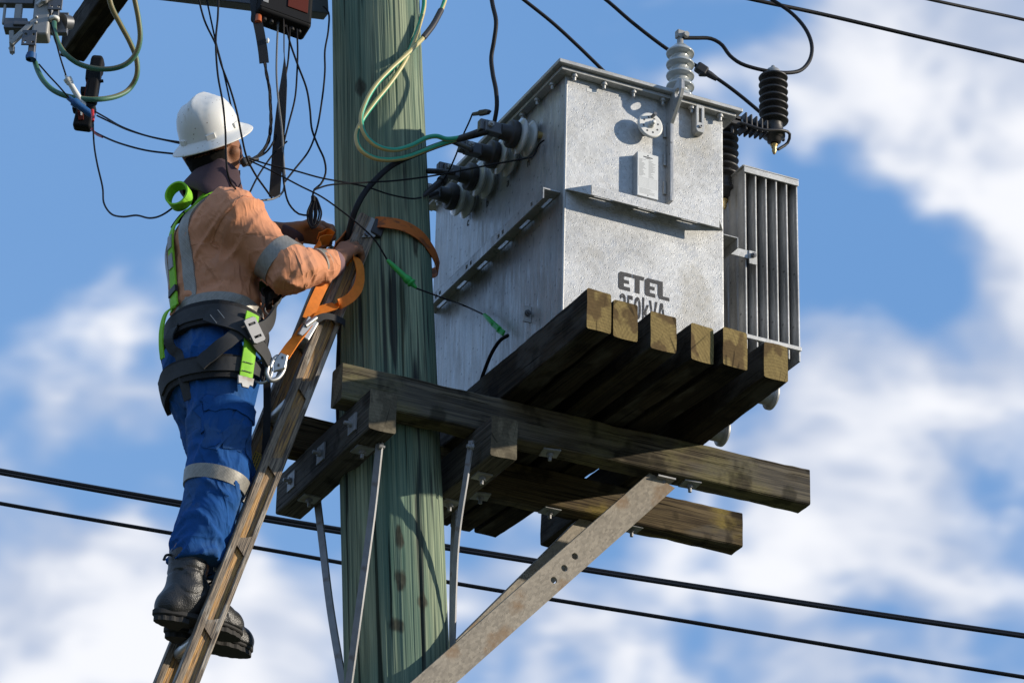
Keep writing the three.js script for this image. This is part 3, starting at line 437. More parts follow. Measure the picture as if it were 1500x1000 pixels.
  // radiator: headers and six hollow pressed fins, edge strips
  const rad = new THREE.Group(); rad.name = 'radiator'; rad.position.set(0.68, 6.06, -0.1).sub(TR.position); TR.add(rad);
  const finX = (i) => 0.003 + i * 0.0375;
  const finGeo = (() => {            // a pressed panel with vertical flutes, in the y-z plane
    const y0 = 0.0, y1 = 0.64, D = 0.70, n = 96, pos = [], uv = [], idx = [];
    for (const s of [-1, 1]) for (let j = 0; j <= 5; j++) for (let i = 0; i <= n; i++) {
      const q = i / n, z = -D * q, yy = [0, 0.03, 0.06, 0.58, 0.61, 0.64][j], flat = j === 0 || j === 5 ? 0 : j === 1 || j === 4 ? 0.4 : 1, edge = Math.min(1, Math.min(q, 1 - q) * 40);
      pos.push(s * (0.0022 + flat * edge * 0.0062 * (0.5 - 0.5 * Math.cos(q * Math.PI * 2 * 12))), y0 + yy, z); uv.push(z, yy);
      if (j < 5 && i < n) { const o = (s > 0 ? 6 * (n + 1) : 0) + j * (n + 1) + i; s > 0 ? idx.push(o, o + 1, o + n + 1, o + 1, o + n + 2, o + n + 1) : idx.push(o, o + n + 1, o + 1, o + 1, o + n + 1, o + n + 2); }
    }
    const g = new THREE.BufferGeometry(); g.setAttribute('position', new THREE.Float32BufferAttribute(pos, 3)); g.setAttribute('uv', new THREE.Float32BufferAttribute(uv, 2)); g.setIndex(idx); g.computeVertexNormals(); return g;
  })();
  const edgeGeo = rbox(-0.0026, 0.0026, 0.0, 0.64, -0.003, 0.003, 0.0012);
  for (let i = 0; i < 6; i++) { const f = obj('fin', finGeo, M.galvRun, rad); f.position.x = finX(i); const e = obj('fin_seam', edgeGeo, M.galvPlain, rad); e.position.x = finX(i); }
  obj('top_rail', [rbox(-0.004, 0.195, 0.618, 0.638, 0.0035, 0.009, 0.0015), rbox(-0.006, 0.197, 0.6405, 0.646, -0.705, 0.006, 0.002)], M.galvPlain, rad);
  obj('bottom_rail', rbox(-0.004, 0.195, 0.034, 0.048, 0.0035, 0.009, 0.0015), M.galvPlain, rad);
  for (const y of [0.055, 0.585]) obj('header_pipe', cyl([-0.128, y, -0.35], [0.19, y, -0.35], 0.032), M.galvPlain, rad);
  obj('bracing_strap', [rbox(-0.068, 0.036, 0.308, 0.336, 0.010, 0.014, 0.001), rbox(0.006, 0.034, 0.29, 0.336, 0.0142, 0.018, 0.001)], M.galvPlain, rad);
  obj('strap_bolt', hexBolt([0.020, 0.320, 0.0182], FR, 0.009, 0.012), M.darkSteel, rad);
  for (const z of [-0.13, -0.44]) obj('drain_valve', [lathe([0.10, -0.066, z], [1e3, -0.066, z], [[0, 0], [0.034, 0], [0.034, 0.055], [0.047, 0.058], [0.047, 0.068], [0.040, 0.073], [0, 0.073]], 36), cyl([0.13, -0.045, z], [0.13, 0.02, z], 0.016)], M.galvPlain, rad);
  // earthing tab low on the tank side
  tp('earth_tab', rbox(-0.028, -0.0015, 6.030, 6.085, -0.210, -0.204, 0.001), M.galvPlain);
  tp('earth_bolt', hexBolt([-0.016, 6.058, -0.204], FR, 0.010, 0.014), M.darkSteel);
}
// ================================================================ LADDER (leans on the pole; foot on the ground)
const LAD = thing('ladder', 'worn timber extension ladder with grooved stiles, lashed to the pole', 'ladder', [-2.387, 0, -0.53]);
{
  const e = V(Math.cos(1.27685), Math.sin(1.27685), 0), n = V(e.y, -e.x, 0), ez = V(0, 0, 1), m4 = frame(V(0, 0, 0), e, n, ez), lay = (g) => turnOver(g.applyMatrix4(m4));   // u along the stile, v towards the pole
  const grain = (a, b, c, s) => tex(1024, 256, (u, v) => { const k = 0.6 * pf(u, v, 8, 40, s, 4) + 0.4 * pf(u, v, 40, 110, s + 3, 3), scuff = sstep(0.55, 0.72, pf(u, v, 14, 6, s + 9, 5)); return mul3(mix3(mix3(b, a, sstep(0.3, 0.66, k)), c, 0.75 * scuff * (0.4 + 0.6 * pf(u, v, 90, 60, s, 3))), 1 - 0.6 * sstep(0.7, 0.78, pf(u, v, 9, 70, s + 5, 3))); }, { rx: 1 / 0.9, ry: 1 / 0.16 });
  const bmp = tex(512, 256, (u, v) => 0.7 * pf(u, v, 10, 70, 5, 3) + 0.3 * pf(u, v, 60, 60, 7, 2), { srgb: false, rx: 1 / 0.9, ry: 1 / 0.16 });
  const mFlange = mat('scuffed_ladder_timber', [1, 1, 1], 0.7, 0, { map: grain([0.27, 0.205, 0.14], [0.05, 0.038, 0.030], [0.46, 0.42, 0.36], 2), bumpMap: bmp, bumpScale: 0.0025 });
  const mWeb = mat('amber_ladder_timber', [1, 1, 1], 0.6, 0, { map: grain([0.50, 0.27, 0.075], [0.09, 0.055, 0.035], [0.25, 0.17, 0.10], 6), bumpMap: bmp, bumpScale: 0.002 });
  const mRung = mat('worn_aluminium', [0.62, 0.62, 0.60], 0.35, 0.6);
  const L = 6.652, P = 0.2786, u0 = 4.945 / e.y, k0 = u0 - Math.floor(u0 / P) * P;
  for (const [zc, side] of [[0.12, 1], [-0.12, 1]]) {
    const st = new THREE.Group(); st.name = 'stile'; st.position.z = zc; LAD.add(st);
    obj('web', lay(rbox(0, L, -0.028, 0.028, -0.007, 0.004, 0.001, 1)), mWeb, st);
    const fl = [];
    for (const [a, b] of [[-0.034, -0.0125], [0.0185, 0.034]]) { const s = shape([[0, a], [L, a], [L, b], [0, b]]); fl.push(rbox(0, L - (a > 0 ? 0.012 : 0), a, b, -0.016, 0.016, 0.004, 2)); }
    for (let i = 0; k0 + i * P < L; i++) { const c = k0 + i * P + 0.012; const q = new THREE.Shape(); q.moveTo(c - 0.020, -0.013); q.quadraticCurveTo(c - 0.030, 0.003, c - 0.042, 0.019); q.lineTo(c + 0.026, 0.019); q.quadraticCurveTo(c + 0.012, 0.003, c + 0.006, -0.013); fl.push(ext(q, 0.028).translate(0, 0, -0.0138)); }
    fl.push(rbox(L - 0.075, L - 0.001, -0.0126, 0.0186, -0.0155, 0.0155, 0.003));
    obj('rail', fl.map(lay), mFlange, st);
    if (zc > 0) {
      obj('end_plate', [ext(shape([[L - 0.085, -0.004], [L - 0.004, 0.002], [L - 0.004, 0.033], [L - 0.06, 0.033]]), 0.003, 0.0008).translate(0, 0, 0.0162)].map(lay), M.castGrey, st);
      obj('end_bolt', [cyl([L - 0.068, 0.006, 0.019], [L - 0.068, 0.006, 0.026], 0.008, 0.007, 14)].map(lay), M.darkSteel, st);
      obj('rubber_pad', [rbox(L - 0.055, L + 0.002, 0.0135, 0.052, -0.012, 0.0242, 0.006)].map(lay), M.rubber, st);
    }
  }
  for (let i = 1; k0 + i * P < L - 0.1; i++) { const u = k0 + i * P, p = e.clone().multiplyScalar(u); obj('rung', cyl([p.x, p.y, -0.113], [p.x, p.y, 0.113], 0.0155, 0.0155, 24), mRung, LAD); }
  const st = mat('yellow_safety_sticker', [1, 1, 1], 0.5, 0, { map: (() => { const c = document.createElement('canvas'); c.width = 512; c.height = 64; const x = c.getContext('2d'); x.fillStyle = '#b89a2c'; x.fillRect(0, 0, 512, 64); x.fillStyle = '#1c1a14'; const q = mulberry(9); for (let k = 0; k < 3; k++) for (let p = 14; p < 490;) { const w = 8 + 26 * q(); x.fillRect(p, 12 + k * 16, w, 8); p += w + 6; } const t = new THREE.CanvasTexture(c); t.colorSpace = THREE.SRGBColorSpace; t.wrapS = t.wrapT = THREE.RepeatWrapping; t.repeat.set(1 / 0.16, 1 / 0.03); t.offset.set(-5.72 / 0.16, 0.014 / 0.03); return t; })() });
  obj('warning_sticker', lay(rbox(5.72, 5.88, -0.014, 0.016, -0.1158, -0.1148, 0.0003, 1)), st, LAD);
}
// ================================================================ WEBBING STRAPS ON LADDER AND POLE
const webTex = (c, s) => tex(256, 256, (u, v) => { const k = 0.75 + 0.35 * pf(u, v, 6, 6, s, 4) + 0.16 * Math.sin(v * 2 * Math.PI * 24) * Math.sin(u * 2 * Math.PI * 24); return mul3(c, k); }, { rx: 1 / 0.06, ry: 1 / 0.06 });
M.orange = mat('orange_webbing', [1, 1, 1], 0.75, 0, { map: webTex([0.72, 0.20, 0.010], 3), side: THREE.DoubleSide });
M.orangeBrowned = mat('browned_orange_webbing', [1, 1, 1], 0.8, 0, { map: tex(512, 256, (u, v) => mix3([0.50, 0.13, 0.018], [0.075, 0.04, 0.022], sstep(0.46, 0.66, pf(u, v, 6, 5, 5, 5)) * (0.4 + 0.6 * pf(u, v, 90, 70, 4, 2))), { rx: 1 / 0.3, ry: 1 / 0.08 }) });  // dark brown blotches put the shade on the lashing strap into its colour
M.blackWeb = mat('black_webbing', [1, 1, 1], 0.8, 0, { map: webTex([0.018, 0.019, 0.022], 7) });
{
  const t = thing('lashing_strap', 'browned orange ratchet strap wrapped round the pole at the ladder head', 'strap', [-0.4229, 6.3665, -0.395]);
  part('webbing', ribbon([[-0.4474, 6.3531, -0.4], [-0.4268, 6.3459, -0.374], [-0.3658, 6.347, -0.368], [-0.3009, 6.3382, -0.384], [-0.2402, 6.3256, -0.43], [-0.1915, 6.3184, -0.49], [-0.1619, 6.3296, -0.56], [-0.1875, 6.3526, -0.66]], [[0.12, 1, 0]], 0.037, 0.003, 60), M.orangeBrowned, t);
  part('webbing', ribbon([[-0.4519, 6.3901, -0.43], [-0.4823, 6.3538, -0.44], [-0.5292, 6.299, -0.43], [-0.5647, 6.2476, -0.42]], [[0.5, 1, 0.3]], 0.040, 0.003, 20), M.orangeBrowned, t);
  const u = thing('strap_tail', 'loose bright orange strap loop hanging over the ladder stile', 'strap', [-0.5468, 6.1727, -0.38]);
  part('loop', ribbon([[-0.5405, 6.1743, -0.4], [-0.5463, 6.1831, -0.372], [-0.5311, 6.1962, -0.362], [-0.5121, 6.1828, -0.358], [-0.5022, 6.145, -0.356], [-0.5058, 6.0987, -0.358], [-0.5266, 6.0586, -0.362], [-0.5612, 6.029, -0.366], [-0.6003, 6.0075, -0.37], [-0.6372, 5.9866, -0.374], [-0.6527, 5.9655, -0.376]], [[0.5, 0.5, 0.6], [0.9, -0.35, -0.1], [0.95, 0, -0.3], [0.6, -0.6, 0.2], [0.35, 0.95, -0.2], [0.3, 0.9, -0.3]], 0.031, 0.0025, 90), M.orange, u);
  part('loop', ribbon([[-0.5773, 6.1512, -0.4], [-0.6074, 6.0951, -0.385], [-0.6288, 6.0439, -0.375], [-0.6452, 5.9974, -0.372], [-0.6562, 5.9583, -0.372]], [[1, 0.25, -0.35], [0.95, 0.3, 0.1]], 0.034, 0.0025, 40), M.orange, u);
  part('folded_end', [ribbon([[-0.5693, 6.2818, -0.445], [-0.5935, 6.2732, -0.44], [-0.6107, 6.2594, -0.44], [-0.6097, 6.2409, -0.44]], [[0.1, 0.6, 0.8]], 0.036, 0.003, 24), ribbon([[-0.606, 6.2912, -0.455], [-0.5818, 6.3045, -0.45], [-0.5631, 6.2928, -0.445]], [[0.2, 0.3, 1]], 0.040, 0.003, 16)], M.orange, u);
  const k = thing('pole_lanyard', 'orange work positioning lanyard with ratchet adjuster and snap hook', 'lanyard', [-0.7416, 5.8044, -0.36]);
  part('adjuster', [along(T(new RoundedBoxGeometry(0.040, 0.075, 0.022, 2, 0.005), 0, 0.03, 0), V(...[-0.6689, 5.8956, -0.37]), V(...[-0.6378, 5.9665, -0.37])), cyl([-0.6683, 5.9274, -0.36], [-0.6352, 5.9626, -0.36], 0.008)], M.steel, k);
  part('adjuster_strap', ribbon([[-0.646, 5.9409, -0.368], [-0.6092, 5.9762, -0.366], [-0.5717, 5.9834, -0.372], [-0.5374, 5.9838, -0.385], [-0.5225, 5.9895, -0.41]], [[-0.2, 1, 0.1], [0.1, 1, 0]], 0.020, 0.003, 30), M.blackWeb, k);
  part('webbing', ribbon([[-0.6552, 5.9404, -0.372], [-0.678, 5.9024, -0.37], [-0.7038, 5.8603, -0.365], [-0.7311, 5.8091, -0.36]], [[0.75, 0.55, 0.3], [0.75, 0.6, 0.2]], 0.036, 0.005, 30), M.orange, k);
  part('hook', [capped([[-0.7346, 5.8114, -0.357], [-0.7277, 5.7899, -0.355], [-0.7324, 5.7599, -0.355], [-0.7481, 5.734, -0.355], [-0.769, 5.7247, -0.355], [-0.7807, 5.7397, -0.355], [-0.78, 5.7642, -0.355]], 0.0075, 50, 10), capped([[-0.7344, 5.807, -0.357], [-0.7523, 5.8041, -0.355], [-0.7662, 5.7853, -0.355], [-0.7723, 5.7652, -0.353]], 0.0065, 30, 10)], M.steel, k);
  part('hook_plate', ext(shape([[0, 0], [0.030, 0.012], [0.036, 0.050], [0.016, 0.058], [0.0, 0.03]]), 0.012, 0.002).applyMatrix4(frame(V(...[-0.7559, 5.7543, -0.36]), V(0.9, 0, 0.43), V(0, 1, 0), V(-0.43, 0, 0.9))), M.steel, k);
  for (const [x, y] of [[0.012, 0.018], [0.022, 0.043]]) part('rivet', hexBolt([0, 0, 0], FR, 0.004, 0.003).map((g) => g.applyMatrix4(frame(V(...[-0.7559, 5.7543, -0.36]), V(0.9, 0, 0.43), V(0, 1, 0), V(-0.43, 0, 0.9))).translate(x * 0.9 - 0.43 * 0.0125, y, x * 0.43 + 0.9 * 0.0125)), M.darkSteel, k);
}
// ================================================================ UPPER CROSSARMS
{
  const t = thing('crossarm', 'dark upper crossarm reaching out behind the fuse gear', 'timber beam', [-0.70, 8.30, -2.95]); t.rotation.y = -Math.PI / 2;
  obj('beam', timber(4.2, 0.12, 0.10, 21), [M.plank, M.endGrey], t);
  const a = [-0.9942, 7.2229, -0.75], b = [-0.5039, 7.2855, -0.72];
  const u = thing('crossarm', 'black steel arm under which the logger box hangs', 'steel arm', a); part('arm', along(T(new RoundedBoxGeometry(0.07, 1.0, 0.05, 2, 0.004), 0, -0.02, 0), V(...a), V(...b)), M.darkSteel, u); u.children[0].scale.setScalar(1);
}
// ================================================================ LOGGER BOX AND HANGING STRAPS
const yaw = -0.4527, exC = V(Math.cos(yaw), 0, -Math.sin(yaw)), ezC = V(Math.sin(yaw) * -1, 0, Math.cos(yaw)).set(Math.sin(yaw), 0, Math.cos(yaw));
{
  const A = V(...[-0.6638, 7.0216, -0.46]), B = V(...[-0.8442, 7.0384, -0.46]), C = V(...[-0.6021, 7.189, -0.5]), ex = A.clone().sub(B), w = ex.length(); ex.normalize();
  const up = C.clone().sub(A); up.addScaledVector(ex, -up.dot(ex)).normalize(); const ez = ex.clone().cross(up).normalize(), h = 0.24, m4 = frame(V(0, 0, 0), ex, up, ez);
  const t = thing('data_logger', 'black moulded logger box with dark red front panel', 'instrument box', B.toArray()), f = (n, g, m, p = t) => obj(n, g.map((q) => q.applyMatrix4(m4)), m, p);
  f('case', [rbox(0, w, 0, h, -0.075, 0, 0.012, 3), rbox(0.004, w - 0.004, 0.012, 0.018, -0.01, 0.002, 0.001)], M.blackBox);
  f('front_panel', [rbox(w * 0.52, w * 0.9, 0.05, 0.17, 0.0005, 0.004, 0.002)], M.redPanel); f('label_plate', [rbox(0.012, 0.030, 0.035, 0.10, 0.0005, 0.002, 0.001)], M.castGrey);
  for (let i = 0; i < 6; i++) f('socket', [T(new THREE.CylinderGeometry(0.007, 0.007, 0.016, 14), w * (0.18 + 0.13 * i), -0.006, -0.03)], M.rubber);
  f('red_plug', [T(new THREE.CylinderGeometry(0.010, 0.011, 0.03, 16), w * 0.07, -0.016, -0.03)], mat('orange_red_plastic', [0.42, 0.09, 0.02], 0.45));
  const s = thing('velcro_strap', 'broad black strap hanging beside the logger box', 'strap', [-0.8397, 7.0772, -0.5]); part('webbing', ribbon([[-0.8489, 7.1148, -0.5], [-0.8412, 7.036, -0.49], [-0.8268, 6.9598, -0.48], [-0.814, 6.9015, -0.48], [-0.8069, 6.859, -0.48]], [exC.toArray()], 0.030, 0.002, 40), M.blackWeb, s);
  part('bead', T(new THREE.SphereGeometry(0.007, 12, 8).scale(0.8, 1.4, 0.8), ...[-0.8042, 6.9361, -0.47]), M.white, s);
  const q = thing('twisted_strap', 'long twisted dark strap hanging among the test leads', 'strap', [-0.7494, 7.0075, -0.48]); part('webbing', ribbon([[-0.7505, 7.0272, -0.48], [-0.7451, 6.9339, -0.48], [-0.7394, 6.8364, -0.48], [-0.7413, 6.7132, -0.48], [-0.744, 6.567, -0.48], [-0.7455, 6.4017, -0.48]], [ezC.toArray(), ezC.toArray(), [0.4, 0, 0.9], exC.toArray(), exC.toArray()], 0.034, 0.002, 60), mat('charcoal_webbing', [0.035, 0.03, 0.028], 0.9), q);
}
// ================================================================ FUSE GEAR ON THE UPPER CROSSARM (far end)
{
  const t = thing('fuse_switch', 'grey metal fuse switch clamped to the end of the dark upper crossarm', 'fuse gear', [-1.1055, 7.7348, -1.984]); t.rotation.y = yaw;
  const s = 0.00242, X = (x) => (x - 60) * s, Y = (y) => -(y - 40) * s * 1.118, b = (n, x0, y0, x1, y1, d0, d1, m, r = 0.004) => obj(n, rbox(X(x0), X(x1), Y(y1), Y(y0), d0, d1, r), m, t);
  b('housing', 48, -20, 73, 58, -0.04, 0.03, M.castGrey, 0.01); for (const [x, y] of [[54, 32], [54, 40], [58, 12]]) obj('rivet', T(new THREE.SphereGeometry(0.006, 12, 8), X(x), Y(y), 0.031), M.galvPlain, t);
  const plate = (x0, y0, x1, y1) => obj('drilled_plate', ext(shape(rect(X(x0), Y(y1), X(x1), Y(y0)), [hole(X(x0 + 5), Y(y0 + 6), 0.0055), hole(X(x1 - 4), Y(y0 + 6), 0.0055), hole(X(x0 + 5), Y(y1 - 4), 0.0055), hole(X(x1 - 4), Y(y1 - 4), 0.0055)]), 0.006, 0.001).translate(0, 0, 0.032), M.darkSteel, t);
  plate(70, -6, 90, 21); plate(36.5, 54, 57, 76); b('terminal', 77, 8, 86, 30, 0.005, 0.03, M.darkSteel); b('terminal', 46, 68, 56, 86, 0.0, 0.028, M.darkSteel);
  obj('ferrule', lathe([X(79.5), Y(34.5), 0.02], [X(79.5), 9, 0.02], [[0.010, 0], [0.019, 0.001], [0.019, 0.012], [0.010, 0.013]], 20), M.white, t);
  b('contact_block', 6, 31, 40, 47, -0.03, 0.02, M.darkSteel); b('contact_block', 20, 38, 47, 44, -0.02, 0.03, M.darkSteel); b('fuse_link', 19, 2, 30, 33, -0.01, 0.012, M.castGrey); b('bus_bar', -6, -8, 46, 8, -0.02, 0.015, M.darkSteel); b('side_rod', 2, -4, 6, 38, -0.005, 0.01, M.castGrey);
  obj('latch', [along(T(new RoundedBoxGeometry(0.022, 0.11, 0.02, 2, 0.004), 0, 0.045, 0), V(X(26), Y(64), 0.02), V(X(46), Y(42), 0.02)), along(T(new RoundedBoxGeometry(0.018, 0.09, 0.02, 2, 0.004), 0, 0.035, 0), V(X(22), Y(80), 0.012), V(X(18), Y(48), 0.012)), cyl([X(21), Y(76), 0.012], [X(23), Y(86), 0.012], 0.012, 0.003, 10), along(T(new RoundedBoxGeometry(0.018, 0.06, 0.02, 2, 0.004), 0, 0.02, 0), V(X(23), Y(72), 0.03), V(X(33), Y(60), 0.03))], M.castGrey, t);
  obj('pivot', [cyl([X(64), Y(8), 0.03], [X(64), Y(8), 0.055], 0.014, 0.012, 16), cyl([X(54), Y(14), 0.03], [X(72), Y(2), 0.045], 0.011, 0.013, 12)], M.galvPlain, t);
  obj('mounting_bracket', [rbox(X(73), X(98), Y(46), Y(14), -0.035, -0.01, 0.004), cyl([X(90), Y(30), -0.01], [X(100), Y(26), -0.03], 0.03, 0.026, 18)], M.darkSteel, t);
  obj('blue_tape', [cyl([X(51), Y(93), 0.012], [X(51), Y(84), 0.012], 0.019, 0.018, 18), rbox(X(43), X(52), Y(93), Y(87), 0.0, 0.024, 0.004)], M.blue, t);
}
{
  const t = thing('clamp_meter', 'black clamp meter with dark red label gripping the striped cables', 'test meter', [-0.926, 7.4707, -1.9216]); t.rotation.y = yaw;
  const s = 0.0024, X = (x) => (x - 130) * s, Y = (y) => -(y - 140) * s * 1.118;
  const o = (n, g, m) => obj(n, g, m, t);
  o('jaw', [along(T(new RoundedBoxGeometry(0.042, 0.19, 0.05, 3, 0.012), 0, 0.085, 0), V(X(134.5), Y(152), 0.012), V(X(139), Y(88), 0.012)), along(T(new RoundedBoxGeometry(0.046, 0.06, 0.056, 3, 0.012), 0, 0.025, 0), V(X(138), Y(108), 0.012), V(X(139.5), Y(90), 0.012)), rbox(X(124), X(130), Y(122), Y(106), -0.01, 0.03, 0.004)], M.blackBox);
  o('jaw_plate', [along(T(new RoundedBoxGeometry(0.008, 0.10, 0.03, 1, 0.002), -0.0, 0.05, 0), V(X(125.6), Y(150), 0.012), V(X(128.4), Y(118), 0.012))], M.redPanel);
  o('body', [along(T(new RoundedBoxGeometry(0.066, 0.10, 0.045, 3, 0.012), 0, 0.03, 0), V(X(126), Y(187), 0.01), V(X(129), Y(165), 0.01)), rbox(X(108), X(122), Y(166), Y(153), -0.02, 0.02, 0.008), rbox(X(114), X(124), Y(187), Y(166), -0.02, 0.02, 0.006)], M.blackBox);
  o('label_panel', along(T(new RoundedBoxGeometry(0.020, 0.048, 0.006, 1, 0.002), 0, 0.02, 0), V(X(124), Y(184), 0.034), V(X(121), Y(166), 0.034)), M.redPanel); o('label_mark', along(T(new RoundedBoxGeometry(0.006, 0.016, 0.003, 1, 0.001), 0, 0.01, 0), V(X(124.5), Y(180), 0.0385), V(X(123), Y(170), 0.0385)), M.white);
  o('trigger', [rbox(X(118), X(126), Y(140), Y(131), -0.01, 0.02, 0.003), cyl([X(144), Y(121), 0.01], [X(150), Y(120), 0.01], 0.006)], M.blackBox);
  const w = thing('test_clip', 'white test clip hooked on a thin lead above the clamp meter', 'test clip', [-0.9978, 7.4355, -1.8513]); part('barrel', [lathe([-1.0412, 7.4816, -1.8463], [-0.9572, 7.3829, -1.8612], [[0.003, 0], [0.006, 0.012], [0.0135, 0.018], [0.0135, 0.034], [0.010, 0.04], [0.0115, 0.125], [0.006, 0.133], [0, 0.134]], 20)], M.white, w); part('collar', lathe([-1.0322, 7.4711, -1.8479], [-0.9572, 7.3829, -1.8612], [[0.015, 0], [0.015, 0.012], [0.01, 0.016]], 20), M.white, w);
  const bl = thing('test_clip', 'blue test clip lying against the clamp meter', 'test clip', [-0.9873, 7.3592, -1.8267]); part('barrel', [lathe([-1.028, 7.3859, -1.8312], [-0.9428, 7.3347, -1.8192], [[0, 0], [0.009, 0.001], [0.010, 0.02], [0.016, 0.024], [0.0165, 0.04], [0.013, 0.045], [0.013, 0.10], [0.008, 0.112], [0, 0.113]], 20)], M.blue, bl); part('nose', lathe([-0.9481, 7.3389, -1.8194], [-0.9217, 7.3182, -1.8184], [[0.008, 0], [0.006, 0.02], [0, 0.022]], 14), M.blue, bl);
}
// ================================================================ CABLES
function wire(name, label, pts, r, m, category = 'cable', group) { const t = obj(name, capped(pts, r), m); return tag(t, label, category, group); }
M.stripe = mat('green_yellow_sheath', [1, 1, 1], 0.42, 0, { map: tex(256, 64, (u, v) => { const k = mod(v + u * 0.6 + 0.62, 1); return k < 0.64 ? [0.02, 0.33, 0.19] : [0.50, 0.42, 0.17]; }, {}) });
M.stripeOld = mat('faded_green_yellow_sheath', [1, 1, 1], 0.5, 0, { map: tex(256, 64, (u, v) => { const k = mod(v + u * 0.5 + 0.6, 1); return k < 0.5 ? [0.05, 0.15, 0.09] : [0.20, 0.16, 0.06]; }, {}) });
// overhead lines behind the pole
wire('overhead_line', 'upper of two overhead lines passing behind the pole, thicker', [[-2.8035, 7.512, -5.3826], [-0.4746, 7.0154, -4.1855], [0.6036, 6.7738, -3.5623], [1.1178, 6.6637, -3.2565], [1.9457, 6.5131, -2.8248], [3.0928, 6.2889, -2.1594], [5.0963, 5.9434, -1.0327]], 0.0105, M.cable, 'power line', 'overhead lines');
wire('overhead_line', 'twin strand running close under the thicker overhead line', [[-2.7992, 7.4942, -5.3904], [-0.4847, 6.9851, -4.1452], [0.5897, 6.7418, -3.5247], [1.1009, 6.6357, -3.2181], [1.9249, 6.488, -2.7867], [3.0668, 6.2656, -2.1227], [5.0615, 5.9212, -0.9995]], 0.0075, M.cable, 'power line', 'overhead lines');
wire('overhead_line', 'lowest overhead line passing behind the pole, single and thin', [[-2.7731, 7.3848, -5.4385], [-0.4461, 6.8961, -4.238], [0.6314, 6.6575, -3.6134], [1.148, 6.5374, -3.312], [1.9766, 6.3841, -2.8815], [3.1274, 6.144, -2.2231], [5.1378, 5.7695, -1.1091]], 0.0085, M.cable, 'power line', 'overhead lines');
wire('overhead_line', 'long overhead line descending past the arrester loop', [[0.2224, 8.052, -1.1812], [1.2374, 7.9875, -0.9845], [1.5031, 8.0026, -0.9742], [1.9047, 7.9865, -0.917], [2.3123, 7.9693, -0.8575], [3.7588, 7.9177, -0.6971]], 0.0075, M.cable, 'power line', 'overhead lines');
wire('overhead_line', 'short stretch of overhead line crossing the white cloud', [[1.4484, 8.4516, -1.3701], [2.1943, 8.4368, -1.2731], [2.405, 8.4618, -1.2834], [2.6308, 8.4843, -1.2879], [4.1435, 8.4325, -1.0963]], 0.0065, M.cable, 'power line', 'overhead lines');
// high voltage jumpers
wire('jumper_cable', 'black jumper from grey porcelain bushing to arrester cap', [[0.4839, 7.1442, -0.145], [0.5311, 7.1552, -0.14], [0.5833, 7.1652, -0.135], [0.6181, 7.152, -0.13], [0.6448, 7.1107, -0.12], [0.6766, 7.0863, -0.11], [0.721, 7.0758, -0.1], [0.7783, 7.0727, -0.09]], 0.0065, M.cable);
wire('jumper_cable', 'black jumper looping up from arrester cap out of sight', [[0.7935, 7.0758, -0.09], [0.8418, 7.0871, -0.09], [0.8966, 7.1184, -0.1], [0.9369, 7.1742, -0.11], [0.9519, 7.236, -0.12], [0.9445, 7.305, -0.14], [0.9142, 7.3733, -0.17], [0.86, 7.427, -0.2], [0.7886, 7.5343, -0.3]], 0.0065, M.cable);
wire('bare_conductor', 'dark conductor passing behind the grey porcelain bushing', [[0.3171, 7.4923, -0.5], [0.3889, 7.4603, -0.5], [0.4865, 7.3821, -0.48], [0.6173, 7.3004, -0.46], [0.7171, 7.2549, -0.44], [0.7937, 7.208, -0.42], [0.8751, 7.1468, -0.4], [0.9459, 7.0802, -0.38], [0.9859, 7.0209, -0.37]], 0.0065, M.cable);
{ const t = thing('line_clamp', 'black wrapped clamp on the conductor behind the bushing', 'clamp', [0.7116, 7.2479, -0.43]); part('body', [along(T(new RoundedBoxGeometry(0.034, 0.042, 0.03, 2, 0.008), 0, 0, 0), V(...[0.7171, 7.2522, -0.44]), V(...[0.7453, 7.2365, -0.435])), along(T(new RoundedBoxGeometry(0.02, 0.03, 0.024, 2, 0.006).rotateZ(0.6), 0.008, 0.012, 0), V(...[0.7171, 7.2522, -0.44]), V(...[0.7453, 7.2365, -0.435]))], M.rubber, t); part('tape', lathe([0.735, 7.2415, -0.435], [0.7724, 7.222, -0.428], [[0.012, 0], [0.012, 0.012], [0.0085, 0.04]], 14), M.rubber, t); }
wire('bare_conductor', 'dark conductor dropping behind the transformer lid', [[0.144, 7.6243, -0.8], [0.2353, 7.5779, -0.8], [0.3401, 7.5217, -0.8], [0.4321, 7.4615, -0.8], [0.5244, 7.3958, -0.8], [0.5903, 7.3469, -0.8]], 0.0065, M.cable);
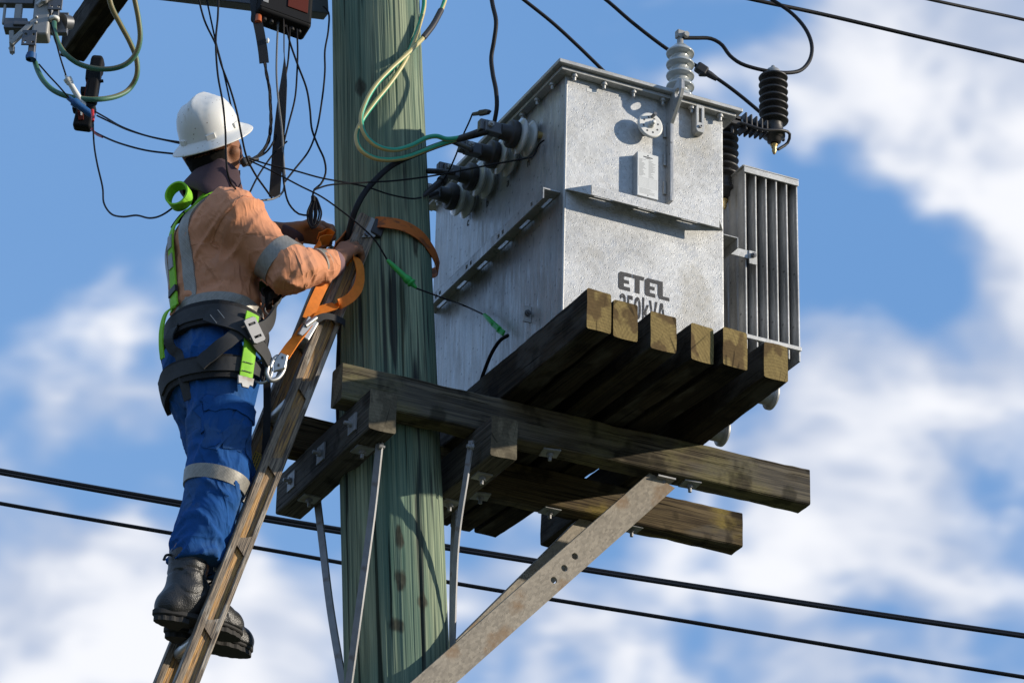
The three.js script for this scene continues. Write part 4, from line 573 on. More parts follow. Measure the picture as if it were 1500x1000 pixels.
// green and yellow earth cables looping across the pole
{
  const a = thing('earth_cable', 'green and yellow earth cable in a low slack loop on the pole', 'cable', [-0.3282, 7.187, -0.36], 'earth cables'); const ga = tube([[-0.311, 7.2148, -0.4], [-0.3114, 7.1635, -0.4], [-0.3234, 7.1062, -0.395], [-0.3566, 6.9996, -0.375], [-0.3861, 6.9206, -0.365], [-0.4312, 6.8306, -0.36], [-0.4848, 6.7391, -0.355], [-0.5227, 6.6653, -0.355], [-0.5382, 6.6078, -0.355], [-0.5246, 6.5632, -0.35], [-0.4849, 6.5426, -0.345], [-0.4414, 6.5434, -0.34], [-0.3805, 6.5658, -0.335], [-0.3218, 6.6009, -0.325], [-0.2697, 6.6317, -0.31], [-0.2169, 6.6528, -0.285]], 0.0075, 160, 12); part('sheath', ga, M.stripe, a);
  const b = thing('earth_cable', 'green and yellow earth cable with a black sleeve at its top', 'cable', [-0.2329, 7.2434, -0.4], 'earth cables'); part('sheath', tube([[-0.2153, 7.2714, -0.44], [-0.2344, 7.2033, -0.43], [-0.2761, 7.1105, -0.405], [-0.316, 7.0421, -0.385], [-0.378, 6.9526, -0.36], [-0.4427, 6.8654, -0.348], [-0.4885, 6.7949, -0.342], [-0.5192, 6.7254, -0.338], [-0.5331, 6.6622, -0.336], [-0.5186, 6.6062, -0.332], [-0.4802, 6.5761, -0.328], [-0.427, 6.5741, -0.324], [-0.3703, 6.602, -0.32], [-0.3209, 6.6395, -0.31], [-0.2934, 6.6468, -0.3], [-0.2631, 6.6428, -0.295], [-0.2193, 6.652, -0.28]], 0.0075, 170, 12), M.stripe, b);
  part('sleeve', capped([[-0.2405, 7.1889, -0.426], [-0.2765, 7.1098, -0.404], [-0.3137, 7.0453, -0.385]], 0.010, 20, 12), M.rubber, b);
  wire('power_cable', 'thick black cable from the tank bushing curving down behind ladder', [[-0.17, 6.6475, -0.2068], [-0.1916, 6.6594, -0.27], [-0.2399, 6.6457, -0.3], [-0.2812, 6.6289, -0.325], [-0.3357, 6.5975, -0.345], [-0.4083, 6.5458, -0.358], [-0.461, 6.4833, -0.362], [-0.4975, 6.4255, -0.366], [-0.5203, 6.3693, -0.37], [-0.5251, 6.3188, -0.4], [-0.511, 6.2378, -0.46], [-0.4858, 6.0657, -0.53], [-0.4723, 5.8743, -0.56], [-0.4315, 5.5828, -0.6]], 0.0095, M.cable);
  wire('cable_lug', 'ribbed black lug joining the earth cables to the tank', [[-0.2261, 6.6479, -0.285], [-0.1954, 6.6591, -0.262], [-0.165, 6.6723, -0.2384]], 0.0105, M.rubber, 'cable lug');
}
wire('cable_lug', 'black lug leaving the second tank bushing', [[-0.18, 6.6252, -0.2922], [-0.2, 6.667, -0.342], [-0.22, 6.6833, -0.3605]], 0.009, M.rubber, 'cable lug');
wire('cable_lug', 'black lug leaving the third tank bushing towards the pole', [[-0.18, 6.607, -0.4206], [-0.21, 6.6122, -0.4373], [-0.26, 6.5972, -0.4293]], 0.009, M.rubber, 'cable lug');
wire('cable_lug', 'black lug leaving the lowest tank bushing behind the pole', [[-0.18, 6.5959, -0.5418], [-0.21, 6.5756, -0.5366], [-0.25, 6.5596, -0.5404]], 0.009, M.rubber, 'cable lug');
wire('power_cable', 'thick black cable dropping from above to the tank bushings', [[-0.14, 7.1966, -0.268], [-0.14, 7.1405, -0.2497], [-0.14, 7.0582, -0.2201], [-0.14, 6.9993, -0.2315], [-0.14, 6.9484, -0.2483], [-0.14, 6.8812, -0.2345], [-0.14, 6.8015, -0.2054], [-0.14, 6.7383, -0.1969], [-0.14, 6.6883, -0.2135]], 0.007, M.cable);
// test leads and probes
const TL = 'test leads';
const lead = (label, pts, r = 0.0027, m = M.lead) => wire('test_lead', label, pts, r, m, 'test lead', TL);
lead('thin lead from the brass stud, crossing below the bushings and pole', [[-0.02, 6.6082, -0.1064], [-0.022, 6.6079, -0.14], [-0.03, 6.5774, -0.1508], [-0.08, 6.5256, -0.0989], [-0.129, 6.5238, -0.15], [-0.1925, 6.5353, -0.25], [-0.2884, 6.5105, -0.3], [-0.4109, 6.4736, -0.33], [-0.5228, 6.4366, -0.33], [-0.6333, 6.3978, -0.33], [-0.6721, 6.3733, -0.33]]);
lead('thin lead from the black probe across the pole to the bundle', [[-0.3, 6.4713, -0.3872], [-0.3632, 6.4242, -0.33], [-0.423, 6.4325, -0.35], [-0.4874, 6.4442, -0.36], [-0.5597, 6.4417, -0.36], [-0.6449, 6.4355, -0.36], [-0.7306, 6.4436, -0.37], [-0.8046, 6.4477, -0.38], [-0.8618, 6.4636, -0.4]]);
lead('thin lead running down from the bundle to the green probe', [[-0.8613, 6.4566, -0.4], [-0.7923, 6.4273, -0.38], [-0.7095, 6.39, -0.36], [-0.6455, 6.3667, -0.35], [-0.5787, 6.3324, -0.345], [-0.5136, 6.2882, -0.335], [-0.4691, 6.2505, -0.33], [-0.4261, 6.1938, -0.33]]);
lead('thin lead from green probe across tank to green clip', [[-0.3349, 6.1122, -0.31], [-0.3049, 6.0898, -0.28], [-0.2728, 6.0611, -0.24], [-0.04, 6.2645, -0.6146], [-0.035, 6.2021, -0.5213], [-0.035, 6.1533, -0.4495]]);
lead('thin lead hanging from the cable clip to the black probe', [[-0.17, 6.7658, -0.3127], [-0.175, 6.7439, -0.3206], [-0.18, 6.7074, -0.3574], [-0.19, 6.6485, -0.3821], [-0.21, 6.5837, -0.3998], [-0.22, 6.5578, -0.4217]]);
lead('short black lead from green clip down behind the first plank', [[-0.035, 6.0204, -0.2978], [-0.04, 6.0217, -0.3351], [-0.045, 6.0012, -0.3809], [-0.045, 5.9679, -0.4271], [-0.04, 5.9336, -0.4742], [-0.03, 5.8988, -0.5125]], 0.0058);
{
  const a = thing('test_probe', 'bright green test probe hanging in front of the pole', 'test probe', [-0.3773, 6.1573, -0.325]); part('barrel', lathe([-0.4285, 6.1955, -0.33], [-0.3326, 6.1105, -0.31], [[0.003, 0], [0.0055, 0.004], [0.008, 0.03], [0.0095, 0.075], [0.0125, 0.082], [0.0135, 0.092], [0.0095, 0.098], [0.008, 0.108], [0.004, 0.124], [0, 0.125]], 22), M.green, a); part('guard', lathe([-0.3541, 6.1301, -0.314], [-0.3326, 6.1105, -0.31], [[0.009, -0.004], [0.0145, 0], [0.0145, 0.004], [0.009, 0.008]], 22), M.green, a);
  const b = thing('test_clip', 'green spring clip biting the earth tab on the tank', 'test clip', [-0.035, 6.0841, -0.3681]); part('barrel', lathe([-0.035, 6.1719, -0.4751], [-0.035, 6.0517, -0.3423], [[0.003, 0], [0.006, 0.006], [0.0085, 0.05], [0.008, 0.1], [0, 0.101]], 16), M.green, b); part('jaw', [along(T(new RoundedBoxGeometry(0.014, 0.06, 0.016, 2, 0.003), 0, 0.02, 0), V(...[-0.033, 6.1044, -0.4023]), V(...[-0.028, 6.0263, -0.3126])), along(T(new RoundedBoxGeometry(0.008, 0.05, 0.018, 2, 0.003), 0.010, 0.02, 0), V(...[-0.04, 6.0773, -0.3765]), V(...[-0.034, 6.0237, -0.3048]))], M.green, b);
  const c = thing('test_probe', 'black pointed test probe resting below the bushings', 'test probe', [-0.25, 6.5195, -0.4092]); part('barrel', lathe([-0.29, 6.4853, -0.4103], [-0.2, 6.5902, -0.437], [[0.002, 0], [0.006, 0.012], [0.0095, 0.05], [0.012, 0.11], [0.012, 0.14], [0.006, 0.15], [0, 0.151]], 18), M.rubber, c); part('guard', lathe([-0.217, 6.5696, -0.429], [-0.2, 6.5902, -0.437], [[0.012, 0], [0.017, 0.004], [0.017, 0.01], [0.01, 0.014]], 18), M.rubber, c);
  const d = thing('test_clip', 'black spring clip on the cable above the first bushing', 'test clip', [-0.14, 6.7627, -0.2766]); part('jaw', [lathe([-0.16, 6.78, -0.3348], [-0.13, 6.7291, -0.188], [[0.002, 0], [0.006, 0.006], [0.007, 0.04], [0.010, 0.045], [0.010, 0.075], [0.006, 0.095], [0, 0.108]], 14), along(T(new RoundedBoxGeometry(0.012, 0.05, 0.012, 1, 0.003), -0.004, 0, 0), V(...[-0.145, 6.7506, -0.2654]), V(...[-0.135, 6.7275, -0.197]))], M.rubber, d);
}
// leads hanging from the logger box and its bundle
lead('lead hanging straight beside the twisted strap, ending in a pale loop', [[-0.7656, 7.0409, -0.49], [-0.7728, 6.9452, -0.47], [-0.7715, 6.8166, -0.46], [-0.7628, 6.7159, -0.45], [-0.7499, 6.6173, -0.44], [-0.7399, 6.5239, -0.44], [-0.7307, 6.4429, -0.44], [-0.735, 6.4014, -0.44], [-0.7601, 6.3735, -0.44], [-0.8006, 6.3509, -0.43], [-0.8286, 6.3388, -0.43]], 0.0032, M.greyLead);
lead('lead crossing over its neighbours from the logger box to the coil', [[-0.7451, 7.0444, -0.49], [-0.7322, 6.9571, -0.47], [-0.7078, 6.8664, -0.45], [-0.6776, 6.7835, -0.44], [-0.6662, 6.7081, -0.43], [-0.6595, 6.6319, -0.42], [-0.6402, 6.5742, -0.41], [-0.6215, 6.5262, -0.4], [-0.6185, 6.4742, -0.39], [-0.632, 6.4325, -0.39], [-0.6531, 6.4056, -0.39], [-0.6561, 6.3788, -0.39]], 0.0032);
lead('lead curving left from the logger box to the bundle', [[-0.7285, 7.0368, -0.49], [-0.7284, 6.9637, -0.48], [-0.7212, 6.9019, -0.5], [-0.7282, 6.8256, -0.5], [-0.7324, 6.7017, -0.5], [-0.7572, 6.5996, -0.48], [-0.7928, 6.5316, -0.46], [-0.8427, 6.4865, -0.44]], 0.003);
lead('lead bowing between the strap and pole, from the logger box', [[-0.7057, 7.0435, -0.49], [-0.7036, 6.9405, -0.47], [-0.708, 6.8294, -0.45], [-0.7137, 6.7366, -0.44], [-0.7305, 6.6347, -0.44], [-0.7404, 6.5717, -0.44], [-0.7407, 6.4998, -0.44], [-0.7322, 6.4306, -0.44], [-0.7181, 6.3535, -0.42], [-0.6893, 6.3233, -0.41], [-0.6621, 6.3208, -0.4]], 0.003);
lead('lead with green boot running down beside the pole', [[-0.6134, 7.1347, -0.5], [-0.6001, 7.1127, -0.49], [-0.6005, 7.0388, -0.48], [-0.612, 6.9546, -0.47], [-0.612, 6.8745, -0.46], [-0.6199, 6.7683, -0.45], [-0.636, 6.6487, -0.44], [-0.6626, 6.559, -0.43], [-0.7036, 6.4856, -0.43], [-0.7321, 6.4352, -0.43]], 0.003);
for (const [k, lab] of ['slack plaited lead of the bundle, outer strand', 'plaited lead of the bundle, middle strand', 'plaited lead of the bundle, inner strand', 'tightest plaited lead of the bundle'].entries()) {
  const w = (i) => 3.2 * Math.sin(i * 1.9 + k * 1.6), P = [[388, 93], [391, 112], [395, 132], [396, 152], [397, 172], [396, 192], [393, 208], [385, 222], [374, 232], [362, 238]];
  const pts = [[[-0.8047, 6.8597, -0.48], [-0.7952, 6.8156, -0.48], [-0.7833, 6.7699, -0.48], [-0.7782, 6.7224, -0.48], [-0.7731, 6.6752, -0.48], [-0.7761, 6.6207, -0.47], [-0.7842, 6.5748, -0.46], [-0.8035, 6.5308, -0.45], [-0.8299, 6.4947, -0.44], [-0.8632, 6.4664, -0.43]]][0].map((p, i) => [p[0] + 0.0022 * w(i) * 0.9, p[1] + 0.001 * w(i + 3), p[2] + 0.0022 * w(i + 5)]);
  lead(lab, pts, 0.0026);
}
{ const t = thing('cable_boot', 'black rubber boot on the leads beside the chin', 'cable boot', [-0.8668, 6.4604, -0.42]); part('boot', [along(T(new RoundedBoxGeometry(0.026, 0.034, 0.024, 2, 0.006), 0, 0, 0), V(...[-0.8612, 6.4694, -0.43]), V(...[-0.8378, 6.4852, -0.43])), cyl([-0.8592, 6.4723, -0.43], [-0.8246, 6.4887, -0.43], 0.009, 0.006)], M.rubber, t); }
lead('lead falling across the hard hat from above', [[-1.069, 6.8739, -0.2], [-1.0659, 6.7953, -0.2], [-1.0667, 6.7114, -0.2], [-1.0525, 6.5971, -0.2], [-1.0314, 6.5092, -0.2], [-1.0169, 6.4201, -0.2], [-1.0077, 6.3442, -0.205], [-0.9942, 6.2932, -0.22], [-0.9706, 6.2777, -0.25], [-0.9365, 6.2907, -0.3]], 0.0031);
lead('lead sweeping past the hard hat brim to the pale loop', [[-1.1286, 6.8673, -0.22], [-1.0985, 6.78, -0.22], [-1.0589, 6.7104, -0.22], [-1.0372, 6.6477, -0.22], [-1.0041, 6.5744, -0.22], [-0.9739, 6.5059, -0.23], [-0.9466, 6.4418, -0.25], [-0.9164, 6.3953, -0.28], [-0.8666, 6.3731, -0.33], [-0.8151, 6.3648, -0.38], [-0.7765, 6.3617, -0.42]], 0.0031);
lead('short lead disappearing behind the crown of the hard hat', [[-0.9395, 7.1957, -0.7], [-0.9148, 7.106, -0.7], [-0.8905, 7.0218, -0.7], [-0.8645, 6.9436, -0.7], [-0.8314, 6.8279, -0.7], [-0.8131, 6.7585, -0.7], [-0.799, 6.6658, -0.68], [-0.7994, 6.5841, -0.62]], 0.0028);
lead('crossing lead below the bundle, running to the shoulder', [[-0.7243, 6.5912, -0.46], [-0.7579, 6.5483, -0.46], [-0.7899, 6.4915, -0.45], [-0.8211, 6.4259, -0.44], [-0.8437, 6.3677, -0.43]], 0.0028);
{ const t = thing('lead_coil', 'black test lead wound in a narrow hanging coil', 'cable coil', [-0.6526, 6.3561, -0.39]); const s = 0.00195; for (let k = 0; k < 11; k++) { const w = 3 + 8 * hash(k, 5), h = 20 + 8 * hash(k, 9), c = V(...[-0.6511, 6.3283, -0.39]), d = 0.006 * (hash(k, 3) - 0.5); const pts = []; for (let i = 0; i <= 16; i++) { const a = i / 16 * Math.PI * 2, x = Math.sin(a) * w * (1 - 0.55 * Math.max(0, Math.cos(a))), y = h * Math.cos(a); pts.push([c.x + x * s * 0.9 + d, c.y + y * s * 1.1, c.z + x * s * 0.43 + d]); } part('turn', tube(pts, 0.0030, 60, 6), M.lead, t); } part('tie', cyl([-0.6541, 6.384, -0.39], [-0.6531, 6.3654, -0.39], 0.007), M.lead, t); }
// leads and striped cables at the fuse gear
wire('service_cable', 'striped service cable from the upper fuse terminal', [[-1.0789, 7.7223, -1.9166], [-1.0813, 7.6657, -1.8872], [-1.071, 7.6011, -1.8562], [-1.049, 7.5414, -1.817], [-1.0065, 7.5168, -1.8105], [-0.9494, 7.5032, -1.791], [-0.8958, 7.5045, -1.7649], [-0.8565, 7.5206, -1.7375], [-0.8342, 7.5533, -1.7089], [-0.832, 7.5984, -1.683], [-0.8506, 7.6579, -1.6588], [-0.8881, 7.7427, -1.6297]], 0.0095, M.stripeOld);
wire('service_cable', 'striped service cable from the blue taped fuse terminal', [[-1.1098, 7.5956, -2.0012], [-1.1034, 7.5397, -1.9672], [-1.088, 7.4822, -1.9299], [-1.0611, 7.4419, -1.9024], [-1.0232, 7.4156, -1.8744], [-0.9741, 7.4082, -1.8552], [-0.9157, 7.4076, -1.828], [-0.8475, 7.4452, -1.8367], [-0.8014, 7.4955, -1.849], [-0.7891, 7.5347, -1.8215], [-0.8014, 7.5863, -1.7988], [-0.8364, 7.6416, -1.7847], [-0.88, 7.6968, -1.7749], [-0.9215, 7.752, -1.764], [-0.9426, 7.7947, -1.7503]], 0.0095, M.stripeOld);
lead('thin lead from the fuse ferrule to the white clip', [[-1.1244, 7.6403, -1.798], [-1.1061, 7.5874, -1.7938], [-1.0785, 7.5136, -1.7968], [-1.0439, 7.4713, -1.8286]], 0.0030);
lead('thin lead from the blue tape to the blue clip', [[-1.1303, 7.5115, -1.8719], [-1.0995, 7.4699, -1.8556], [-1.0665, 7.4213, -1.8298], [-1.0283, 7.3809, -1.8217]], 0.0030);
lead('upper lead from the clamp meter passing behind the hard hat', [[-0.9446, 7.3182, -1.7674], [-0.9317, 7.2495, -1.6756], [-0.9243, 7.1209, -1.4958], [-0.8835, 7.0498, -1.3923], [-0.846, 6.9871, -1.2855], [-0.7763, 6.8704, -1.0699], [-0.7024, 6.733, -0.8636]], 0.0030);
lead('second lead from the clamp meter, close below the upper one', [[-0.9352, 7.3057, -1.7699], [-0.9066, 7.2333, -1.6727], [-0.9011, 7.1112, -1.4903], [-0.8616, 7.0442, -1.385], [-0.8116, 6.9798, -1.2733], [-0.7531, 6.857, -1.0663], [-0.7005, 6.7252, -0.867]], 0.0030);
lead('lead with a red tip running to the back of the hard hat', [[-0.9437, 7.2608, -1.7987], [-0.9287, 7.1927, -1.7056], [-0.912, 7.0695, -1.5184], [-0.8621, 7.0032, -1.4079], [-0.8034, 6.9455, -1.2884], [-0.7484, 6.8372, -1.075], [-0.6913, 6.7195, -0.8657]], 0.0034);
lead('slack lead drooping from the clamp meter to the harness loop', [[-0.9576, 7.2674, -1.7397], [-0.9535, 7.1815, -1.7235], [-0.9767, 7.01, -1.582], [-0.9689, 6.8898, -1.5211], [-0.9797, 6.7948, -1.455], [-0.976, 6.7152, -1.3736], [-0.9666, 6.6602, -1.2759], [-0.9548, 6.6173, -1.1704], [-0.9409, 6.5626, -1.0704], [-0.9324, 6.5273, -0.9623], [-0.9112, 6.5351, -0.8861]], 0.0032);
{ const t = thing('red_plug', 'small red plug on the clamp meter lead', 'plug', [-0.9541, 7.291, -1.7622]); part('plug', cyl([-0.9592, 7.312, -1.7529], [-0.9591, 7.2582, -1.7332], 0.006, 0.005), mat('red_plastic', [0.5, 0.02, 0.015], 0.4), t); part('plug', capped([[-0.9446, 7.258, -1.7883], [-0.9364, 7.2235, -1.754], [-0.9282, 7.1906, -1.7065]], 0.0045), mat('red_plastic', [0.4, 0.02, 0.015], 0.4), t); }
// ================================================================ WORKER: fields meshed to skin and cloth
const WB = [-0.90, 4.96, -0.53];
const MAN = thing('person', 'person in white hard hat, orange shirt, blue trousers and harness, standing on ladder', 'person', WB);
const smin = (a, b, k) => { const h = Math.max(k - Math.abs(a - b), 0) / k; return Math.min(a, b) - h * h * k * 0.25; };
function field(list) {            // list of [a, b, ra, rb, k, zs]: tapered capsules, zs squeezes z about a (wider than deep)
  const P = list.map(([a, b, ra, rb, k = 0.03, zs = 1]) => { const d = [b[0] - a[0], b[1] - a[1], (b[2] - a[2]) * zs]; return [a[0], a[1], a[2], d[0], d[1], d[2], 1 / Math.max(1e-9, d[0] * d[0] + d[1] * d[1] + d[2] * d[2]), ra, rb, k, zs]; });
  return (x, y, z) => {
    let r = 1e3;
    for (let i = 0; i < P.length; i++) {
      const q = P[i], px = x - q[0], py = y - q[1], pz = (z - q[2]) * q[10]; let t = (px * q[3] + py * q[4] + pz * q[5]) * q[6]; t = t < 0 ? 0 : t > 1 ? 1 : t;
      const dx = px - t * q[3], dy = py - t * q[4], dz = pz - t * q[5], d = Math.sqrt(dx * dx + dy * dy + dz * dz) - (q[7] + (q[8] - q[7]) * t);
      r = r > 100 ? d : smin(r, d, q[9]);
    }
    return r;
  };
}
function net(f, lo, hi, h) {      // surface net of f = 0 on a grid
  const n = [0, 1, 2].map((k) => Math.ceil((hi[k] - lo[k]) / h) + 1), [nx, ny, nz] = n, F = new Float32Array(nx * ny * nz), B = 4, id = (i, j, k) => (k * ny + j) * nx + i;
  for (let k = 0; k < nz; k += B) for (let j = 0; j < ny; j += B) for (let i = 0; i < nx; i += B) {
    const c = f(lo[0] + (i + B / 2) * h, lo[1] + (j + B / 2) * h, lo[2] + (k + B / 2) * h), far = Math.abs(c) > B * h * 1.9;
    for (let c2 = k; c2 < Math.min(nz, k + B); c2++) for (let b = j; b < Math.min(ny, j + B); b++) for (let a = i; a < Math.min(nx, i + B); a++) F[id(a, b, c2)] = far ? c : f(lo[0] + a * h, lo[1] + b * h, lo[2] + c2 * h);
  }
  const vid = new Int32Array(nx * ny * nz).fill(-1), pos = [], idx = [];
  for (let k = 0; k < nz - 1; k++) for (let j = 0; j < ny - 1; j++) for (let i = 0; i < nx - 1; i++) {
    let m = 0; const v = []; for (let q = 0; q < 8; q++) { v[q] = F[id(i + (q & 1), j + (q >> 1 & 1), k + (q >> 2))]; if (v[q] < 0) m |= 1 << q; } if (!m || m === 255) continue;
    let sx = 0, sy = 0, sz = 0, c = 0; for (let a = 0; a < 8; a++) for (const bit of [1, 2, 4]) if (!(a & bit)) { const b = a | bit; if ((v[a] < 0) !== (v[b] < 0)) { const t = v[a] / (v[a] - v[b]); sx += (a & 1) + (bit === 1 ? t : 0); sy += (a >> 1 & 1) + (bit === 2 ? t : 0); sz += (a >> 2) + (bit === 4 ? t : 0); c++; } }
    vid[id(i, j, k)] = pos.length / 3; pos.push(lo[0] + (i + sx / c) * h, lo[1] + (j + sy / c) * h, lo[2] + (k + sz / c) * h);
  }
  const quad = (a, b, c, d, flip) => { if (a < 0 || b < 0 || c < 0 || d < 0) return; flip ? idx.push(a, c, b, a, d, c) : idx.push(a, b, c, a, c, d); };
  for (let k = 1; k < nz - 1; k++) for (let j = 1; j < ny - 1; j++) for (let i = 1; i < nx - 1; i++) {
    const s = F[id(i, j, k)] < 0;
    if (s !== F[id(i + 1, j, k)] < 0) quad(vid[id(i, j - 1, k - 1)], vid[id(i, j, k - 1)], vid[id(i, j, k)], vid[id(i, j - 1, k)], !s);
    if (s !== F[id(i, j + 1, k)] < 0) quad(vid[id(i - 1, j, k - 1)], vid[id(i - 1, j, k)], vid[id(i, j, k)], vid[id(i, j, k - 1)], !s);
    if (s !== F[id(i, j, k + 1)] < 0) quad(vid[id(i - 1, j - 1, k)], vid[id(i, j - 1, k)], vid[id(i, j, k)], vid[id(i - 1, j, k)], !s);
  }
  const g = new THREE.BufferGeometry(); g.setAttribute('position', new THREE.Float32BufferAttribute(pos, 3)); g.setIndex(idx); g.computeVertexNormals(); return boxUV(g);
}
const grad = (f, p, e = 0.003) => V(f(p.x + e, p.y, p.z) - f(p.x - e, p.y, p.z), f(p.x, p.y + e, p.z) - f(p.x, p.y - e, p.z), f(p.x, p.y, p.z + e) - f(p.x, p.y, p.z - e)).normalize();
function snap(f, p, off, n = 5) { const q = p.clone(); for (let i = 0; i < n; i++) q.addScaledVector(grad(f, q), -(f(q.x, q.y, q.z) - off) * 0.9); return q; }
// a band of webbing or tape laid on a field's surface along points, with thickness
function strap(f, pts, w, off, { closed = false, n = 60, th = 0.006, across = 6 } = {}) {
  const c = new THREE.CatmullRomCurve3(pts.map((p) => V(...p)), closed, 'centripetal'), N = closed ? n : n + 1, pos = [], uv = [], idx = [], L = c.getLength(), C = [];
  for (let i = 0; i < N; i++) C.push(snap(f, c.getPoint(i / n), off));
  for (let i = 0; i < N; i++) {
    const p = C[i], tg = (closed ? C[(i + 1) % N] : C[Math.min(N - 1, i + 1)]).clone().sub(closed ? C[(i - 1 + N) % N] : C[Math.max(0, i - 1)]).normalize(), nm = grad(f, p), s = tg.clone().cross(nm).normalize();
    const row = []; for (let k = 0; k <= across; k++) row.push(snap(f, p.clone().addScaledVector(s, w * (k / across - 0.5)), off, 3));
    const dn = (q) => q.clone().addScaledVector(grad(f, q), -th);
    for (const [q, k] of [[dn(row[0]), -0.3], ...row.map((q, k) => [q, k]), [dn(row[across]), across + 0.3]]) { pos.push(q.x, q.y, q.z); uv.push(L * i / n, w * (k / across)); }
  }
  const K = across + 3; for (let i = 0; i < (closed ? N : N - 1); i++) for (let k = 0; k < K - 1; k++) { const a = i * K + k, b = ((i + 1) % N) * K + k; idx.push(a, a + 1, b, b, a + 1, b + 1); }
  if (!closed) for (const e of [0, N - 1]) for (let k = 1; k < K - 1; k++) { const a = e * K; e ? idx.push(a, a + k, a + k + 1) : idx.push(a, a + k + 1, a + k); }
  const g = new THREE.BufferGeometry(); g.setAttribute('position', new THREE.Float32BufferAttribute(pos, 3)); g.setAttribute('uv', new THREE.Float32BufferAttribute(uv, 2)); g.setIndex(idx); return toCreasedNormals(g, 0.8);
}
const ring = (c, ex, ey, rx, ry, n = 16) => Array.from({ length: n }, (_, i) => { const a = i / n * 2 * Math.PI; return V(...c).addScaledVector(V(...ex), rx * Math.cos(a)).addScaledVector(V(...ey), ry * Math.sin(a)).toArray(); });
function armRing(a, b, t, r) { const A = V(...a), B = V(...b), d = B.clone().sub(A).normalize(), ex = V(0, 0, 1).cross(d).normalize(), ey = d.clone().cross(ex).normalize(); return ring(A.clone().lerp(B, t).toArray(), ex.toArray(), ey.toArray(), r, r); }
// joints, in metres from the soles: +x towards the pole, +z the worker's right
const J = { rs: [-0.0153, 1.2664, 0.165], ls: [0.055, 1.300, -0.165], re: [0.1429, 1.1017, 0.245], le: [0.175, 1.135, -0.205], rw: [0.2945, 1.1909, 0.165], lw: [0.2529, 1.3731, -0.07],
  rh: [0.012, 0.80, 0.082], lh: [0.015, 0.80, -0.082], rk: [0.022, 0.475, 0.085], lk: [0.115, 0.50, -0.07], ra: [-0.022, 0.17, 0.065], la: [0.045, 0.17, -0.05] };
// ---- cloth
const weave = tex(256, 256, (u, v) => 0.5 + 0.28 * Math.sin(u * 2 * Math.PI * 64) * Math.sin(v * 2 * Math.PI * 64) + 0.3 * (pf(u, v, 20, 20, 3, 4) - 0.5), { srgb: false, rx: 10, ry: 10 });
const clothTex = (c, worn, k, s) => tex(512, 512, (u, v) => mix3(mul3(c, 0.88 + 0.24 * pf(u, v, 10, 10, s, 5)), worn, k * sstep(0.5, 0.75, pf(u, v, 5, 5, s + 4, 5))), { rx: 2, ry: 2 });
const drape = tex(768, 768, (u, v) => { const w = pf(u, v, 4, 4, 31, 3), w2 = pf(u, v, 9, 9, 37, 3); let t = 0; for (const [fx, fy, s, a, k] of [[9, 3, 3, 0.5, 6], [15, 5, 9, 0.32, 6], [6, 10, 15, 0.25, 7], [34, 14, 21, 0.14, 5]]) { const q = 1 - Math.abs(pf(u + 0.10 * w + 0.35 * v, v + 0.05 * w2, fx, fy, s, 2) - 0.5) * k; t += a * (q > 0 ? q : 0) * (0.35 + 1.3 * pf(u, v, 4, 4, s + 60, 2)); } return 0.1 + 0.75 * t + 0.03 * Math.sin(u * 2 * Math.PI * 230) * Math.sin(v * 2 * Math.PI * 230); }, { srgb: false, rx: 1.7, ry: 1.7 });
M.shirt = mat('orange_cotton_drill', [1, 1, 1], 0.9, 0, { map: clothTex([0.62, 0.275, 0.15], [0.50, 0.25, 0.16], 0.6, 5), bumpMap: drape, bumpScale: 0.011, sheen: 0.3, sheenRoughness: 0.6, specularIntensity: 0.3 }); M.shirt.sheenColor.setRGB(0.6, 0.4, 0.3);
M.trousers = mat('blue_cotton_drill', [1, 1, 1], 0.85, 0, { map: clothTex([0.010, 0.072, 0.25], [0.045, 0.105, 0.22], 0.6, 11), bumpMap: drape, bumpScale: 0.009, specularIntensity: 0.4 });
M.collar = mat('plum_cotton', [0.062, 0.036, 0.045], 0.9, 0, { bumpMap: weave, bumpScale: 0.0006 });
M.tape = mat('grey_reflective_tape', [1, 1, 1], 0.45, 0.15, { map: tex(128, 128, (u, v) => { const k = 0.25 + 0.10 * (Math.sin((u + v) * 2 * Math.PI * 12) > 0 ? 1 : -1) * 0.8 + 0.1 * (pf(u, v, 6, 6, 3, 3) - 0.5); return [k * 1.03, k * 0.97, k * 0.85]; }, { rx: 1 / 0.06, ry: 1 / 0.06 }) });
M.lime = mat('lime_webbing', [1, 1, 1], 0.7, 0, { map: webTex([0.24, 0.60, 0.015], 13) });
M.pad = mat('black_padded_nylon', [0.012, 0.012, 0.014], 0.85, 0, { bumpMap: weave, bumpScale: 0.001 });
M.web = mat('charcoal_harness_webbing', [1, 1, 1], 0.75, 0, { map: webTex([0.030, 0.031, 0.034], 17) });
M.leather = mat('black_boot_leather', [0.020, 0.019, 0.018], 0.42, 0, { bumpMap: tex(256, 256, (u, v) => 0.5 * pf(u, v, 30, 30, 3, 4) + 0.5 * cells(u, v, 40, 3)[0], { srgb: false, rx: 8, ry: 8 }), bumpScale: 0.0012 });
M.skin = mat('brown_skin', [1, 1, 1], 0.5, 0, { map: tex(256, 256, (u, v) => mul3([0.27, 0.125, 0.068], 0.85 + 0.3 * pf(u, v, 24, 24, 3, 4)), { rx: 5, ry: 5 }), bumpMap: tex(256, 256, (u, v) => cells(u, v, 50, 5)[0], { srgb: false, rx: 12, ry: 12 }), bumpScale: 0.0005, specularIntensity: 0.5 });
M.hair = mat('black_hair', [0.007, 0.006, 0.005], 0.85, 0, { specularIntensity: 0.2 });
const ridge = (v) => 1 - 2 * Math.abs(v);
